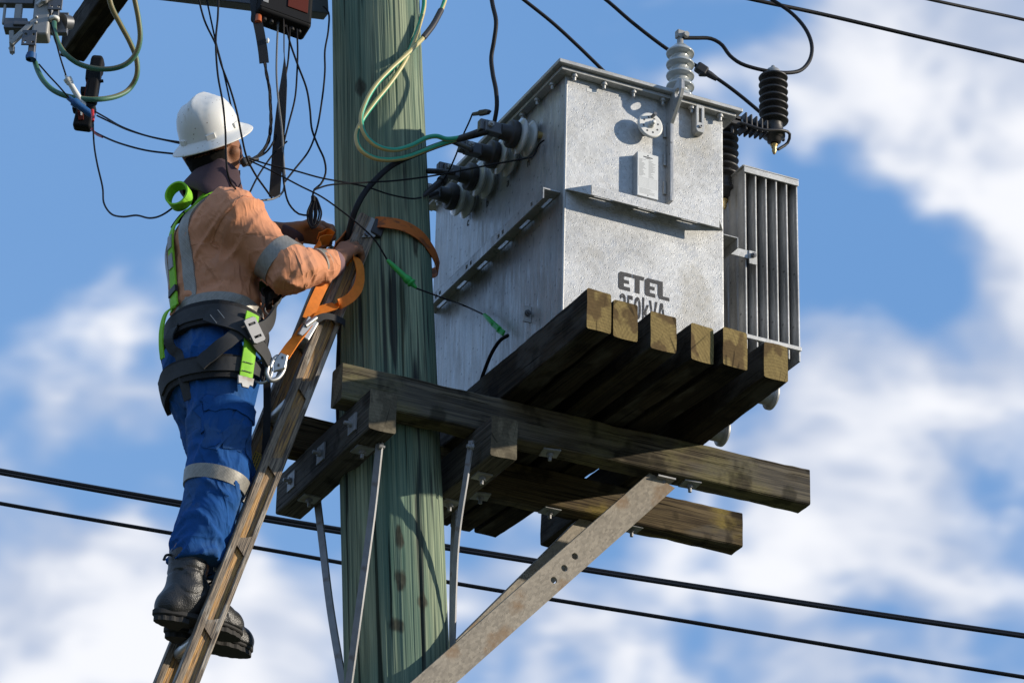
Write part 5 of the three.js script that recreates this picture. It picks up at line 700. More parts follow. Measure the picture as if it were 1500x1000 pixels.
const shirt0 = field([
  [[0.014, 0.995, 0], [0.0, 1.13, 0], 0.117, 0.113, 0.05, 0.74], [[0.0, 1.13, 0], [-0.014, 1.245, 0], 0.114, 0.115, 0.05, 0.68], [[-0.050, 1.24, 0.07], [-0.030, 1.24, -0.07], 0.084, 0.084, 0.06],
  [J.rs, J.ls, 0.074, 0.072, 0.06], [[-0.012, 1.375, 0.0], J.rs, 0.046, 0.066, 0.05], [[-0.012, 1.375, 0], J.ls, 0.046, 0.064, 0.05],
  [J.rs, J.re, 0.073, 0.062, 0.05], [J.re, J.rw, 0.060, 0.043, 0.05], [J.ls, J.le, 0.072, 0.062, 0.045], [J.le, J.lw, 0.058, 0.040, 0.05],
  [[0.02, 1.005, 0.0], [0.03, 0.985, 0.0], 0.124, 0.115, 0.03, 0.72]]);
const shirtF = (x, y, z) => {
  let d = shirt0(x, y, z); if (d > 0.06 || d < -0.06) return d;
  const arm = sstep(0.10, 0.20, x + 0.4 * (1.25 - y) * 0 + 0.5 * Math.max(0, z - 0.12)), low = 1 - sstep(1.00, 1.12, y);
  const w = 0.012 * n3(x * 7, y * 7, z * 7 + 3), u1 = (x * 0.75 - y * 0.55 + z * 0.3), u2 = (x * 0.5 + y * 0.8 + z * 0.2);
  const fold = (a, b, c, k, e) => { const q = 1 - Math.abs(n3(a, b, c)) * 2.2; return k * (q > 0 ? q * q : 0) * e; }, ar = sstep(0.04, 0.12, x);
  const tx = J.re[0] - J.rs[0], ty = J.re[1] - J.rs[1], tz = J.re[2] - J.rs[2], tt = ((x - J.rs[0]) * tx + (y - J.rs[1]) * ty + (z - J.rs[2]) * tz) / (tx * tx + ty * ty + tz * tz), sl = z > 0.08 && x > 0 ? 1 - 0.8 * Math.exp(-Math.pow((tt - 0.8) / 0.13, 2)) : 1;
  const env = sl * (0.65 + 0.5 * n3(x * 6, y * 6 + 4, z * 6));
  d -= fold(u1 * 17 + w * 30, u2 * 3.2 + 5, z * 5, 0.014, env); d -= fold(u1 * 30 + 11, u2 * 6 + w * 30, z * 9, 0.007, env);
  d -= fold((x * 0.3 + y * 0.25) * 40 + w * 40, (x - y) * 9, z * 12 + 3, 0.010, ar * sl);
  d -= low * 0.005 * (ridge(n3(x * 16, y * 34 + 2 * n3(x * 9, 1, z * 9), z * 16)) - 0.3); d += 0.0035 * sl;
  // gathered sleeve above the cuff and at the elbow
  const ex = x - J.rw[0], ey = y - J.rw[1], ez = z - J.rw[2], r = Math.sqrt(ex * ex + ey * ey + ez * ez); d -= (1 - sstep(0.03, 0.13, r)) * 0.0065 * Math.sin(r * 190 + 3 * n3(x * 20, y * 20, z * 20));
  return d;
};
const trou0 = field([
  [[0.012, 0.985, 0], [0.008, 0.86, 0], 0.110, 0.122, 0.05, 0.70], [[0.005, 0.84, 0], [0.01, 0.80, 0], 0.124, 0.115, 0.05, 0.72],
  [J.rh, J.rk, 0.102, 0.086, 0.035], [J.rk, J.ra, 0.086, 0.077, 0.03], [J.lh, J.lk, 0.100, 0.086, 0.035], [J.lk, J.la, 0.084, 0.074, 0.03]]);
const trouF = (x, y, z) => {
  let d = trou0(x, y, z); if (d > 0.06 || d < -0.06) return d;
  const flat = 1 - 0.85 * Math.exp(-Math.pow((y - 0.452) / 0.034, 2)), w = n3(x * 6, y * 4, z * 6 + 9), hem = 1 - sstep(0.20, 0.36, y), kn = Math.exp(-Math.pow((y - 0.5) / 0.1, 2));
  const fo = (q) => { q = 1 - Math.abs(q) * 2.2; return q > 0 ? q * q : 0; };
  d -= flat * 0.0095 * fo(n3(x * 11 + y * 5 + w, y * 4, z * 11)); d -= flat * 0.0045 * fo(n3(x * 22 - y * 9, y * 9 + w * 2, z * 22)); d += 0.003 * flat;
  d -= flat * (hem * 0.014 + kn * 0.006) * (ridge(n3(x * 10, y * 26 + 1.5 * w, z * 10)) - 0.35);
  return Math.max(d, 0.185 + 0.12 * (x - 0.0) * 0 + 0.01 * n3(x * 14, 3, z * 14) - y);
};
const clothed = (x, y, z) => smin(shirt0(x, y, z), trou0(x, y, z), 0.07);
const shirtM = obj('shirt', net(shirtF, [-0.2, 0.82, -0.33], [0.42, 1.52, 0.36], 0.0062), M.shirt, MAN);
const trouM = obj('trousers', net(trouF, [-0.17, 0.16, -0.22], [0.26, 1.06, 0.24], 0.0066), M.trousers, MAN);
// reflective tape on the shirt: over both shoulders, round waist and sleeves; below the knees
for (const s of [1, -1]) obj('reflective_tape', strap(shirt0, [[-0.12, 1.02, 0.088 * s], [-0.14, 1.12, 0.088 * s], [-0.145, 1.22, 0.090 * s], [-0.12, 1.31, 0.090 * s], [-0.07, 1.35, 0.092 * s], [0.0, 1.375, 0.088 * s], [0.06, 1.33, 0.09 * s], [0.10, 1.26, 0.088 * s]], 0.050, 0.0045, { n: 90, th: 0.008, across: 8 }), M.tape, shirtM);
obj('reflective_tape', strap(shirt0, ring([0.01, 0.996, 0], [1, -0.05, 0], [0, 0, 1], 0.14, 0.18, 20), 0.040, 0.0038, { closed: true, n: 120, th: 0.008 }), M.tape, shirtM);
obj('reflective_tape', strap(shirt0, armRing(J.rs, J.re, 0.80, 0.08), 0.048, 0.0030, { closed: true, n: 70, th: 0.008 }), M.tape, shirtM);
obj('reflective_tape', strap(shirt0, armRing(J.re, J.rw, 0.72, 0.06), 0.034, 0.0045, { closed: true, n: 60, th: 0.008 }), M.tape, shirtM);
obj('reflective_tape', strap(shirt0, armRing(J.ls, J.le, 0.80, 0.075), 0.050, 0.0045, { closed: true, n: 60, th: 0.008 }), M.tape, shirtM);
for (const [k, a, t] of [[J.rk, J.ra, 0.10], [J.lk, J.la, 0.12]]) obj('reflective_tape', strap(trou0, armRing(k, a, t, 0.09), 0.042, 0.0042, { closed: true, n: 140, th: 0.012, across: 8 }), M.tape, trouM);
for (const [sh, el] of [[J.rs, J.re], [J.ls, J.le]]) obj('armhole_seam', strap(shirtF, armRing(sh, el, 0.04, 0.09), 0.006, 0.0016, { closed: true, n: 110, th: 0.004, across: 2 }), M.shirt, shirtM);
// cuffs and collar
const cuff = (w, e) => { const A = V(...w), d = V(...w).sub(V(...e)).normalize(), q = (t) => A.clone().addScaledVector(d, t).toArray(); return lathe(q(-0.006), q(1), [[0.036, 0], [0.043, 0.004], [0.0435, 0.034], [0.0405, 0.042], [0.034, 0.044], [0.030, 0.034]], 30); };
obj('cuff', cuff(J.rw, J.re), mat('plum_grey_cotton', [0.20, 0.12, 0.13], 0.9), shirtM); obj('cuff', cuff(J.lw, J.le), M.collar, shirtM);
{
  const N = 48, R = 9, pos = [], uv = [], idx = [], prof = [[0.092, -0.060], [0.080, -0.01], [0.070, 0.036], [0.068, 0.046], [0.073, 0.049], [0.080, 0.040], [0.092, 0.0], [0.106, -0.040], [0.112, -0.066], [0.098, -0.066]];
  for (let i = 0; i <= N; i++) { const a = i / N * Math.PI * 2, c = Math.cos(a), s = Math.sin(a), fr = Math.max(0, c); prof.forEach(([r, h], k) => { const wob = 1 + 0.03 * n3(c * 2.5, s * 2.5, k * 0.3); pos.push(r * c * (1.02 + 0.18 * fr * (k > 4 ? 1 : 0.4)) * wob, h - 0.070 * fr + 0.012 * Math.max(0, -c), r * s * 0.92 * wob); uv.push(i / N * 0.5, k * 0.02); if (i < N && k < R) { const q = i * 10 + k; idx.push(q, q + 1, q + 10, q + 1, q + 11, q + 10); } }); }
  const g = new THREE.BufferGeometry(); g.setAttribute('position', new THREE.Float32BufferAttribute(pos, 3)); g.setAttribute('uv', new THREE.Float32BufferAttribute(uv, 2)); g.setIndex(idx); g.computeVertexNormals();
  const m = obj('collar', g, M.collar, shirtM); m.position.set(...[-0.0051, 1.462, -0]); m.rotation.set(0.42, 0.25, -0.27); m.scale.set(0.98, 1.12, 0.98); M.collar.side = THREE.DoubleSide;
}
// cargo pocket and flap on the right thigh
obj('pocket', [strap(trouF, [[-0.0353, 0.59, 0.13], [0.0237, 0.5902, 0.13], [0.0951, 0.5925, 0.11]], 0.150, 0.004, { n: 30, th: 0.007, across: 10 }), strap(trouF, [[-0.0484, 0.6567, 0.13], [0.0147, 0.6623, 0.13], [0.0992, 0.6635, 0.11]], 0.045, 0.0075, { n: 30, th: 0.008, across: 6 })], M.trousers, trouM);
// ---- head, neck, hidden trunk and hands: one skin mesh
const headQ = new THREE.Quaternion().setFromEuler(new THREE.Euler(0, 0.75, 0.58, 'YZX')), headO = V(...[-0.0333, 1.5786, -0.005]);
const hd = (x, y, z) => V(x, y, z).applyQuaternion(headQ).add(headO).toArray();
const hatM = new THREE.Matrix4().compose(V(...[-0.0452, 1.6257, -0]), new THREE.Quaternion().setFromEuler(new THREE.Euler(0, 0.66, 0.80, 'YZX')), V(0.95, 0.95, 0.95)).invert();
const headRaw = field([
  [hd(-0.028, 0.028, 0), hd(0.022, 0.030, 0), 0.072, 0.070, 0.03], [hd(0.02, -0.02, 0), hd(0.055, -0.06, 0), 0.062, 0.040, 0.04], [hd(0.0, -0.045, 0.035), hd(0.055, -0.085, 0.012), 0.028, 0.022, 0.03], [hd(0.0, -0.045, -0.035), hd(0.055, -0.085, -0.012), 0.028, 0.022, 0.03],
  [hd(0.072, 0.032, 0.022), hd(0.072, 0.032, -0.022), 0.020, 0.020, 0.02], [hd(0.088, 0.012, 0), hd(0.106, -0.026, 0), 0.008, 0.0125, 0.014], [hd(0.092, -0.030, 0.012), hd(0.092, -0.030, -0.012), 0.009, 0.009, 0.01], [hd(0.080, -0.056, 0.016), hd(0.080, -0.056, -0.016), 0.0085, 0.0085, 0.008], [hd(0.078, -0.066, 0.013), hd(0.078, -0.066, -0.013), 0.009, 0.009, 0.008], [hd(0.066, -0.092, 0), hd(0.070, -0.088, 0), 0.018, 0.018, 0.02], [hd(0.055, -0.01, 0.045), hd(0.045, -0.03, 0.05), 0.020, 0.02, 0.03], [hd(0.055, -0.01, -0.045), hd(0.045, -0.03, -0.05), 0.020, 0.02, 0.03],
  [hd(-0.012, -0.052, 0.070), hd(-0.024, -0.012, 0.080), 0.010, 0.018, 0.006], [hd(-0.014, -0.036, -0.072), hd(-0.024, 0.010, -0.081), 0.010, 0.017, 0.008],
  [hd(-0.035, -0.02, 0), [0.0, 1.44, 0], 0.058, 0.060, 0.04], [[0, 1.44, 0], [-0.005, 1.36, 0], 0.060, 0.075, 0.03]]);
const headF = (x, y, z) => { const d = headRaw(x, y, z); if (d > 0.03) return d; const p = V(x, y, z).applyMatrix4(hatM); return p.y < -0.03 ? d : Math.max(d, Math.sqrt(p.x * p.x * 0.85 + p.z * p.z + Math.pow(Math.max(0, p.y) * 0.80, 2)) - 0.086); };
function hand(w, f, n, right, bend, thumb) {       // wrist, towards the knuckles, out of the palm
  const F = V(...f).normalize(), N0 = V(...n); N0.addScaledVector(F, -N0.dot(F)).normalize(); const S = right ? F.clone().cross(N0) : N0.clone().cross(F), o = V(...w), L = [], at = (a, b, c) => o.clone().addScaledVector(F, a).addScaledVector(N0, b).addScaledVector(S, c);
  const len = [0.072, 0.080, 0.075, 0.060], off = [0.030, 0.010, -0.010, -0.028], kn = [0.088, 0.092, 0.088, 0.080];
  L.push([at(-0.07, 0, 0).toArray(), at(0.0, 0, 0).toArray(), 0.030, 0.026, 0.02], [at(0, 0, 0).toArray(), at(0.03, 0.002, 0.006).toArray(), 0.026, 0.024, 0.02]);
  for (let k = 0; k < 4; k++) {
    const a = at(0.012, 0.002, off[k] * 0.55), b = at(kn[k], -0.004, off[k]); L.push([a.toArray(), b.toArray(), 0.0155, 0.0125, 0.014]);
    let p = b, ang = 0; [0.46, 0.30, 0.24].forEach((q, i) => { ang += bend[k][i]; const e = p.clone().addScaledVector(F, Math.cos(ang) * len[k] * q).addScaledVector(N0, Math.sin(ang) * len[k] * q); L.push([p.toArray(), e.toArray(), [0.0108, 0.0098, 0.0088][i], [0.0098, 0.0088, 0.0075][i], 0.005]); p = e; });
  }
  const t0 = at(0.020, 0.006, 0.020), t1 = at(0.045 + thumb[0], 0.020 + thumb[1], 0.044), t2 = at(0.072 + thumb[0], 0.034 + thumb[1] * 1.6, 0.046), t3 = at(0.092 + thumb[0], 0.044 + thumb[1] * 2, 0.040);
  L.push([t0.toArray(), t1.toArray(), 0.017, 0.0125, 0.012], [t1.toArray(), t2.toArray(), 0.0118, 0.0105, 0.004], [t2.toArray(), t3.toArray(), 0.0103, 0.0085, 0.004]); return L;
}
const rHand = hand(V(...J.rw).addScaledVector(V(...J.rw).sub(V(...J.re)).normalize(), 0.026).toArray(), [0.62, 0.78, -0.02], [0.70, -0.30, -0.62], true, [[0.35, 0.8, 0.6], [0.5, 0.9, 0.7], [0.65, 0.9, 0.7], [0.8, 0.9, 0.6]], [0, 0.004]);
const lHand = hand(V(...J.lw).addScaledVector(V(...J.lw).sub(V(...J.le)).normalize(), 0.03).toArray(), [0.93, 0.0, 0.35], [0.1, -0.75, 0.6], false, [[0.5, 0.8, 0.5], [0.6, 0.9, 0.6], [0.7, 0.9, 0.6], [0.8, 0.9, 0.6]], [0, 0]);
const box = (L, m) => { const lo = [9, 9, 9], hi = [-9, -9, -9]; for (const [a, b, ra, rb] of L) for (const [p, r] of [[a, ra], [b, rb]]) for (let k = 0; k < 3; k++) { lo[k] = Math.min(lo[k], p[k] - r - m); hi[k] = Math.max(hi[k], p[k] + r + m); } return [lo, hi]; };
const trunkF = field([[[0.01, 0.86, 0], [0, 1.25, 0], 0.09, 0.10, 0.05, 0.72], [J.rs, J.ls, 0.05, 0.05, 0.05], [J.rs, J.re, 0.046, 0.040, 0.04], [J.re, J.rw, 0.040, 0.028, 0.04], [J.ls, J.le, 0.046, 0.04, 0.04], [J.le, J.lw, 0.04, 0.028, 0.04], [J.rh, J.rk, 0.07, 0.055, 0.04], [J.rk, J.ra, 0.055, 0.04, 0.03], [J.lh, J.lk, 0.07, 0.055, 0.04], [J.lk, J.la, 0.055, 0.04, 0.03], [[0, 1.25, 0], [0, 1.42, 0], 0.08, 0.055, 0.05]]);
{
  const gs = [net(headF, headO.clone().sub(V(0.17, 0.24, 0.16)).toArray(), headO.clone().add(V(0.17, 0.15, 0.16)).toArray(), 0.0042), net(trunkF, [-0.16, 0.1, -0.3], [0.4, 1.5, 0.32], 0.014)];
  for (const L of [rHand, lHand]) { const [lo, hi] = box(L, 0.01); gs.push(net(field(L), lo, hi, 0.003)); }
  const body = obj('body', gs, M.skin, MAN);
  const hairF = (x, y, z) => { const p = V(x, y, z).sub(headO).applyQuaternion(headQ.clone().invert()); return Math.max(headF(x, y, z) - 0.006 - 0.0015 * n3(x * 160, y * 160, z * 160), p.x + 0.058 + 0.1 * Math.max(0, -p.y), -0.080 - p.y, p.y - 0.02, Math.abs(p.z) - 0.081); };
  const beardF = (x, y, z) => { const p = V(x, y, z).sub(headO).applyQuaternion(headQ.clone().invert()); return Math.max(headF(x, y, z) - 0.005 - 0.004 * n3(x * 220, y * 220, z * 220), 0.030 - p.x, p.y + 0.072); };
  const lo = headO.clone().sub(V(0.15, 0.17, 0.15)).toArray(), hi = headO.clone().add(V(0.15, 0.12, 0.15)).toArray();
  obj('hair', net(hairF, lo, hi, 0.005), M.hair, body); obj('beard', net(beardF, lo, hi, 0.0045), M.hair, body);
  for (const s of [1, -1]) obj('eye', new THREE.SphereGeometry(0.011, 14, 10).translate(...hd(0.083, 0.012, 0.031 * s)), mat('eye_white', [0.6, 0.58, 0.55], 0.2), body);
}
// ---- hard hat: ribbed crown, flared full brim, accessory slots
{
  const hat = new THREE.Group(); hat.name = 'hard_hat'; hat.position.set(...[-0.0452, 1.6257, -0]); hat.scale.setScalar(0.95); hat.quaternion.setFromEuler(new THREE.Euler(0, 0.66, 0.80, 'YZX')); MAN.add(hat);
  const prof = [[0, 0.132], [0.02, 0.131], [0.043, 0.127], [0.063, 0.118], [0.079, 0.103], [0.090, 0.082], [0.097, 0.057], [0.100, 0.032], [0.102, 0.014], [0.105, 0.007], [0.115, 0.000], [0.128, -0.008], [0.136, -0.015], [0.138, -0.018], [0.136, -0.020], [0.126, -0.013], [0.110, -0.004], [0.098, 0.004], [0.095, 0.03], [0.087, 0.075], [0.06, 0.113], [0, 0.127]], N = 120, pos = [], uv = [], idx = [], K = prof.length;
  for (let i = 0; i <= N; i++) { const a = i / N * Math.PI * 2, c = Math.cos(a), s = Math.sin(a); prof.forEach(([r, h], k) => { let x = r * c * 1.08, z = r * s * 0.97, y = h; const up = sstep(0.02, 0.10, h) * (k < 12 ? 1 : 0.6), rb = Math.exp(-Math.pow(z / 0.016, 2)), gut = Math.exp(-Math.pow((Math.abs(z) - 0.043) / 0.010, 2)); y += up * (0.011 * rb * sstep(0.115, 0.06, Math.abs(x)) - 0.004 * gut); if (k > 8 && k < 17) y += 0.006 * c * c - 0.002; pos.push(x, y, z); uv.push(i / N, k / K); if (i < N && k < K - 1) { const q = i * K + k; idx.push(q, q + K, q + 1, q + 1, q + K, q + K + 1); } }); }
  const g = new THREE.BufferGeometry(); g.setAttribute('position', new THREE.Float32BufferAttribute(pos, 3)); g.setAttribute('uv', new THREE.Float32BufferAttribute(uv, 2)); g.setIndex(idx); g.computeVertexNormals();
  const hm = mat('scuffed_white_shell', [1, 1, 1], 0.38, 0, { side: THREE.DoubleSide, map: tex(512, 512, (u, v) => { const sc = sstep(0.74, 0.80, pf(u, v, 60, 18, 3, 3)) * sstep(0.5, 0.7, pf(u, v, 6, 6, 8, 3)), sp = cells(u, v, 34, 5); let c = mix3([0.74, 0.73, 0.69], [0.45, 0.40, 0.32], 0.55 * sc); if (sp[2] > 0.9 && sp[0] < 0.10) c = [0.15, 0.12, 0.1]; return mul3(c, 0.95 + 0.1 * pf(u, v, 10, 10, 4, 4)); }) });
  obj('shell', g, hm, hat);
  for (const a of [Math.PI * 0.5, -Math.PI * 0.5, Math.PI * 0.83, -Math.PI * 0.83]) { const b = obj('slot_block', new RoundedBoxGeometry(0.012, 0.018, 0.032, 2, 0.003), hm, hat); b.position.set(Math.cos(a) * 0.101 * 1.08, 0.018, -Math.sin(a) * 0.101 * 0.97); b.rotation.y = a; }
  obj('headband', T(new THREE.CylinderGeometry(0.088, 0.086, 0.024, 40, 1, true), -0.002, 0.012, 0), M.pad, hat); M.pad.side = THREE.DoubleSide;
  obj('ratchet_clip', T(new RoundedBoxGeometry(0.012, 0.022, 0.03, 2, 0.003), -0.088, -0.012, 0.01), M.blackBox, hat);
}
// ---- boots
function boot(o, turn, right) {
  const b = new THREE.Group(); b.name = 'boot'; b.position.set(...o); b.rotation.y = turn; MAN.add(b);
  const upper = field([[[-0.045, 0.205, 0], [-0.055, 0.10, 0], 0.058, 0.052, 0.03], [[-0.090, 0.052, 0], [-0.06, 0.05, 0], 0.048, 0.048, 0.03], [[-0.04, 0.095, 0], [0.06, 0.045, 0], 0.053, 0.046, 0.03], [[0.06, 0.044, 0.004], [0.098, 0.038, 0.002], 0.047, 0.041, 0.03], [[-0.02, 0.135, 0], [0.055, 0.075, 0], 0.030, 0.022, 0.02]]);
  const seam = (x, y, z) => { let d = upper(x, y, z); d += 0.0022 * Math.exp(-Math.pow((y - 0.155 - 0.12 * (x + 0.05)) / 0.004, 2)) + 0.0022 * Math.exp(-Math.pow((y - 0.185) / 0.004, 2)) + 0.002 * Math.exp(-Math.pow((Math.hypot(x + 0.055, y - 0.118) - 0.042) / 0.004, 2)) + 0.002 * Math.exp(-Math.pow((x - 0.055 + 0.4 * (y - 0.05)) / 0.005, 2)); d -= 0.0022 * (ridge(n3(x * 24, y * 30 + 2 * n3(x * 15, y * 15, z * 15), z * 24)) - 0.4); return Math.max(d, 0.020 - y, y - 0.232 - 0.10 * (x + 0.05)); };
  obj('upper', net(seam, [-0.15, 0.01, -0.08], [0.16, 0.26, 0.08], 0.0042), M.leather, b);
  const sil = []; for (let i = 0; i < 96; i++) { const a = i / 96 * Math.PI * 2, c = Math.cos(a), s = Math.sin(a), x = -0.002 + 0.140 * c, w = 0.041 + 0.008 * sstep(-0.02, 0.08, x) - 0.007 * Math.exp(-Math.pow((x + 0.02) / 0.03, 2)), lug = (i % 4 < 2) ? 1 : 0.93; sil.push([x * (0.99 + 0.01 * lug), s * w * lug * (1 - 0.12 * Math.pow(Math.abs(c), 6))]); }
  const smooth = []; for (let i = 0; i < 72; i++) { const a = i / 72 * Math.PI * 2, c = Math.cos(a), s = Math.sin(a), x = -0.002 + 0.141 * c, w = 0.043 + 0.008 * sstep(-0.02, 0.08, x) - 0.006 * Math.exp(-Math.pow((x + 0.02) / 0.03, 2)); smooth.push([x, s * w]); }
  const sm = mat('worn_black_rubber_sole', [0.022, 0.020, 0.018], 0.8);
  obj('midsole', ext(shape(smooth), 0.018, 0.003).rotateX(-Math.PI / 2).translate(0, 0.012, 0), sm, b);
  const heel = sil.filter(([x]) => x < -0.045), fore = sil.filter(([x]) => x > -0.015); 
  obj('tread', [ext(shape(heel), 0.016).rotateX(-Math.PI / 2).translate(0, -0.004, 0), ext(shape(fore), 0.014).rotateX(-Math.PI / 2).translate(0, -0.002, 0)], sm, b);
  for (let i = 0; i < 6; i++) { const t = i / 5, x = lerp(0.060, 0.030, t) - 0.008, y = lerp(0.088, 0.205, t); obj('lace', capped([[x, y - 0.004, -0.026], [x + 0.014, y + 0.010, 0], [x, y + 0.006, 0.026]], 0.0034, 12, 8), M.blackBox, b); for (const s of [1, -1]) obj('eyelet', T(new THREE.TorusGeometry(0.0055, 0.0022, 8, 14).rotateY(0.5 * s), x - 0.004, y, 0.030 * s), M.steel, b); }
  obj('lace', capped([[0.02, 0.21, 0.01], [0.035, 0.19, 0.035], [0.03, 0.16, 0.045], [0.035, 0.14, 0.05]], 0.003, 20, 8), M.blackBox, b);
  obj('pull_tab', tube([[-0.098, 0.205, 0.0], [-0.118, 0.198, 0.0], [-0.125, 0.182, 0.0]], 0.004, 12, 8), M.leather, b);
  obj('sock', lathe([-0.040, 0.21, 0], [-0.035, 1, 0], [[0.050, 0], [0.053, 0.012], [0.052, 0.034], [0.046, 0.038]], 30), mat('mustard_sock', [0.42, 0.24, 0.06], 0.9), b);
}
boot([0.004, 0.0, 0.060], 0.14, true); boot([0.078, 0.0, -0.048], 0.14, false);
// ---- harness
const HR = new THREE.Group(); HR.name = 'harness'; MAN.add(HR);
const hs = (n, pts, w, off, m, opt) => obj(n, strap(clothed, pts, w, off, opt), m, HR);
hs('waist_belt', ring([0.012, 0.925, 0], [0.99, -0.13, 0], [0, 0.06, 1], 0.14, 0.18, 20), 0.074, 0.012, M.pad, { closed: true, n: 90, th: 0.014, across: 8 });
hs('waist_strap', ring([0.012, 0.925, 0], [0.99, -0.13, 0], [0, 0.06, 1], 0.14, 0.18, 20), 0.044, 0.016, M.web, { closed: true, n: 90, th: 0.008 });
hs('seat_pad', [[0.06, 0.775, 0.19], [0.0, 0.77, 0.20], [-0.08, 0.765, 0.16], [-0.14, 0.77, 0.08], [-0.15, 0.775, 0.0], [-0.14, 0.77, -0.08], [-0.08, 0.765, -0.16]], 0.068, 0.013, M.pad, { n: 60, th: 0.014, across: 8 });
hs('seat_strap', [[0.13, 0.80, 0.12], [0.06, 0.785, 0.19], [0.0, 0.775, 0.20], [-0.08, 0.77, 0.16], [-0.14, 0.775, 0.08], [-0.15, 0.78, 0.0], [-0.14, 0.775, -0.08]], 0.042, 0.018, M.web, { n: 70, th: 0.008 });
hs('leg_strap', [[0.0297, 0.9544, 0.13], [0.0268, 0.8776, 0.15], [0.0289, 0.8114, 0.15], [0.0314, 0.7412, 0.15]], 0.046, 0.026, M.lime, { n: 30, th: 0.006 });
hs('cross_strap', [[-0.0486, 0.9175, 0.15], [-0.0117, 0.8818, 0.16], [0.0291, 0.847, 0.16], [0.0642, 0.8286, 0.15], [0.0989, 0.8142, 0.13]], 0.046, 0.037, M.web, { n: 30, th: 0.008 });
hs('cross_strap', [[-0.0641, 0.7718, 0.15], [-0.0283, 0.8112, 0.16], [0.0213, 0.8674, 0.16], [0.0626, 0.922, 0.15], [0.0876, 0.991, 0.12], [0.0796, 1.0434, 0.11]], 0.042, 0.031, M.web, { n: 40, th: 0.008 });
hs('tool_pouch', [[0.0628, 1.1031, 0.11], [0.0653, 1.0627, 0.11], [0.066, 1.0174, 0.11]], 0.060, 0.022, M.pad, { n: 20, th: 0.02 });
hs('back_strap', [[-0.10, 1.345, 0.02], [-0.13, 1.30, 0.02], [-0.15, 1.22, 0.012], [-0.15, 1.14, 0.006], [-0.14, 1.06, 0.012], [-0.12, 1.0, 0.03]], 0.042, 0.012, M.lime, { n: 60, th: 0.005 });
for (const s of [1, -1]) hs('shoulder_strap', [[-0.115, 1.325, 0.015 * s], [-0.095, 1.375, 0.045 * s], [-0.045, 1.42, 0.075 * s], [0.01, 1.425, 0.085 * s], [0.06, 1.38, 0.08 * s], [0.10, 1.28, 0.075 * s], [0.12, 1.15, 0.07 * s]], 0.040, 0.010, M.lime, { n: 70, th: 0.005 });
hs('shoulder_buckle', [[-0.02, 1.425, 0.082], [0.012, 1.425, 0.085], [0.04, 1.40, 0.083]], 0.044, 0.017, M.blackBox, { n: 14, th: 0.01 });
hs('back_tag', [[-0.15, 1.245, 0.014], [-0.15, 1.205, 0.010]], 0.034, 0.015, M.castGrey, { n: 8, th: 0.003 }); hs('back_tag', [[-0.15, 1.185, 0.008], [-0.15, 1.14, 0.006]], 0.034, 0.015, M.castGrey, { n: 8, th: 0.003 });
hs('keeper', [[-0.145, 1.075, 0.010], [-0.142, 1.055, 0.012]], 0.050, 0.017, M.rubber, { n: 6, th: 0.01 });
hs('back_plate', [[-0.12, 1.335, 0.03], [-0.135, 1.295, -0.02]], 0.045, 0.015, M.pad, { n: 10, th: 0.01 });
{ const c = V(...[-0.1428, 1.3754, 0.03]), pts = []; for (let i = 0; i <= 24; i++) { const a = i / 24 * Math.PI * 2 - 0.6; pts.push([c.x + 0.036 * 0.66 * Math.cos(a), c.y + 0.037 * Math.sin(a), c.z + 0.036 * 0.75 * Math.cos(a)]); } obj('dorsal_loop', ribbon(pts, [[-0.75, 0.15, 0.66]], 0.036, 0.006, 60), M.lime, HR); }
obj('strap_tail', ribbon([[-0.135, 1.0, 0.03], [-0.1309, 1.0053, 0.03], [-0.1527, 0.9819, 0.03], [-0.1637, 0.9296, 0.03], [-0.1617, 0.8741, 0.03], [-0.1541, 0.829, 0.03]], [[0.2, 0, 1]], 0.020, 0.005, 40), M.lime, HR);
obj('hanging_loop', ribbon([[-0.1029, 0.9131, 0.07], [-0.1298, 0.9245, 0.06], [-0.1502, 0.8837, 0.06], [-0.1372, 0.8512, 0.06], [-0.1184, 0.8334, 0.07], [-0.1095, 0.7758, 0.08], [-0.0823, 0.6917, 0.08]], [[0.5, 0.2, 0.8]], 0.030, 0.005, 50), M.web, HR);
function plateOn(n, p, dir, off, sh, th, m) { const q = snap(clothed, V(...p), off), nn = grad(clothed, q), ex = V(...dir); ex.addScaledVector(nn, -ex.dot(nn)).normalize(); return obj(n, ext(sh, th, th * 0.2).applyMatrix4(frame(q, ex, nn.clone().cross(ex).normalize(), nn)), m, HR); }
const bk = plateOn('buckle', [0.0241, 0.8547, 0.155], [0.62, -0.78, 0.1], 0.042, shape([[-0.034, -0.024], [0.034, -0.024], [0.038, -0.016], [0.038, 0.016], [0.034, 0.024], [-0.034, 0.024], [-0.038, 0.016], [-0.038, -0.016]], [rect(-0.024, -0.015, -0.016, 0.015), rect(0.016, -0.015, 0.024, 0.015)]), 0.007, M.darkSteel);
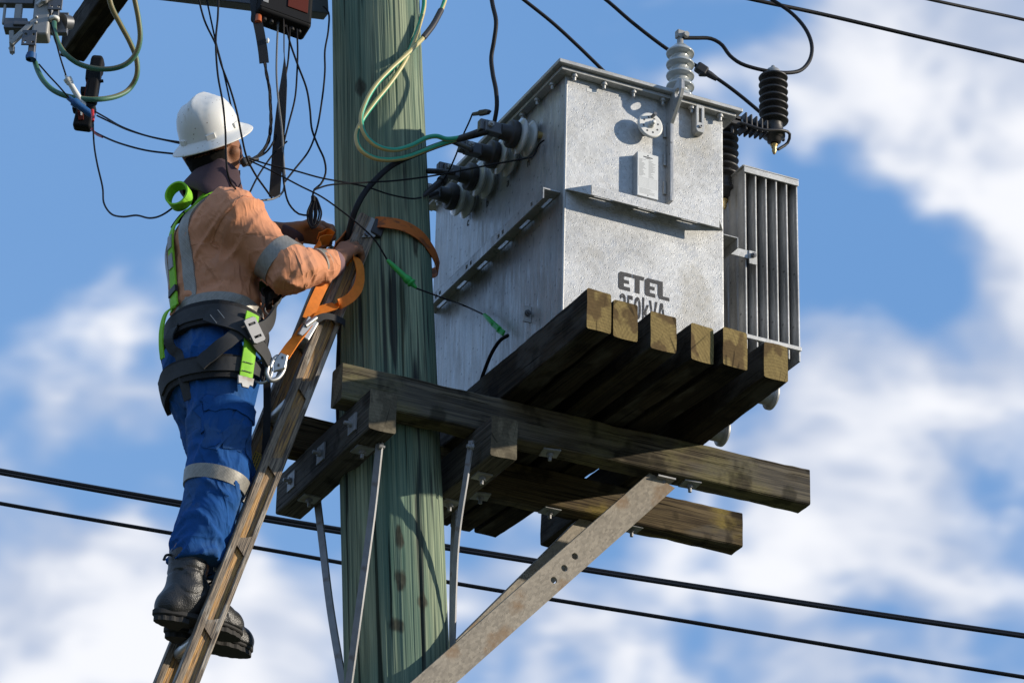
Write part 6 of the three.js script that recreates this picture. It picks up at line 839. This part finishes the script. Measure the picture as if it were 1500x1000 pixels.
plateOn('leg_buckle', [0.0297, 0.7365, 0.155], [0.95, 0, 0.3], 0.026, shape([[-0.027, 0.004], [0.027, 0.004], [0.024, -0.018], [0.014, -0.016], [0.010, -0.026], [-0.010, -0.026], [-0.014, -0.016], [-0.024, -0.018]]), 0.007, M.agedZinc);
for (const [k, y] of [[0, 505], [1, 512], [2, 540], [3, 549]]) plateOn('stitching', k < 2 ? [-0.0279, 0.8979, 0.155] : [0.0292, 0.7761, 0.155], [0.62, k < 2 ? -0.78 : 0, 0.1], k < 2 ? 0.0385 : 0.0275, shape(k % 2 ? rect(-0.018, -0.014, 0.018, -0.0125) : rect(-0.018, 0.0125, 0.018, 0.014)), 0.0012, k < 2 ? M.castGrey : M.ink);
{ const c = V(...[0.1075, 0.7922, 0.16]), pts = []; for (let i = 0; i <= 28; i++) { const a = i / 28 * Math.PI * 2; pts.push([c.x + 0.030 * Math.cos(a) * 0.9, c.y + 0.036 * Math.sin(a), c.z + 0.030 * Math.cos(a) * 0.43]); } obj('side_ring', tube(pts, 0.0045, 60, 10), M.steel, HR); }
obj('hip_strap', ribbon([[0.1259, 0.8652, 0.13], [0.1451, 0.7891, 0.11], [0.1606, 0.6681, 0.09], [0.1697, 0.5465, 0.07]], [[0.9, 0, 0.43]], 0.022, 0.004, 20), M.pad, HR);
obj('chest_clip', [T(new THREE.TorusGeometry(0.016, 0.004, 8, 20), ...[0.1274, 1.0826, 0.11]), ...[0].map(() => T(new THREE.TorusGeometry(0.016, 0.0045, 8, 20), ...[0.1396, 1.024, 0.11]))], M.darkSteel, HR);
obj('chest_strap', ribbon([[0.0977, 1.1027, 0.11], [0.1136, 1.0929, 0.11], [0.1276, 1.0781, 0.11]], [[0.6, 0.6, 0.4]], 0.026, 0.004, 10), mat('dark_green_webbing', [0.02, 0.09, 0.015], 0.8), HR);
obj('lanyard_strap', ribbon([[0.1451, 1.0413, 0.11], [0.1692, 1.0746, 0.1], [0.2058, 1.1157, 0.08]], [[0.5, 0.7, 0.2]], 0.030, 0.004, 14), M.orangeBrowned, HR);
renderer.render(scene, camera);
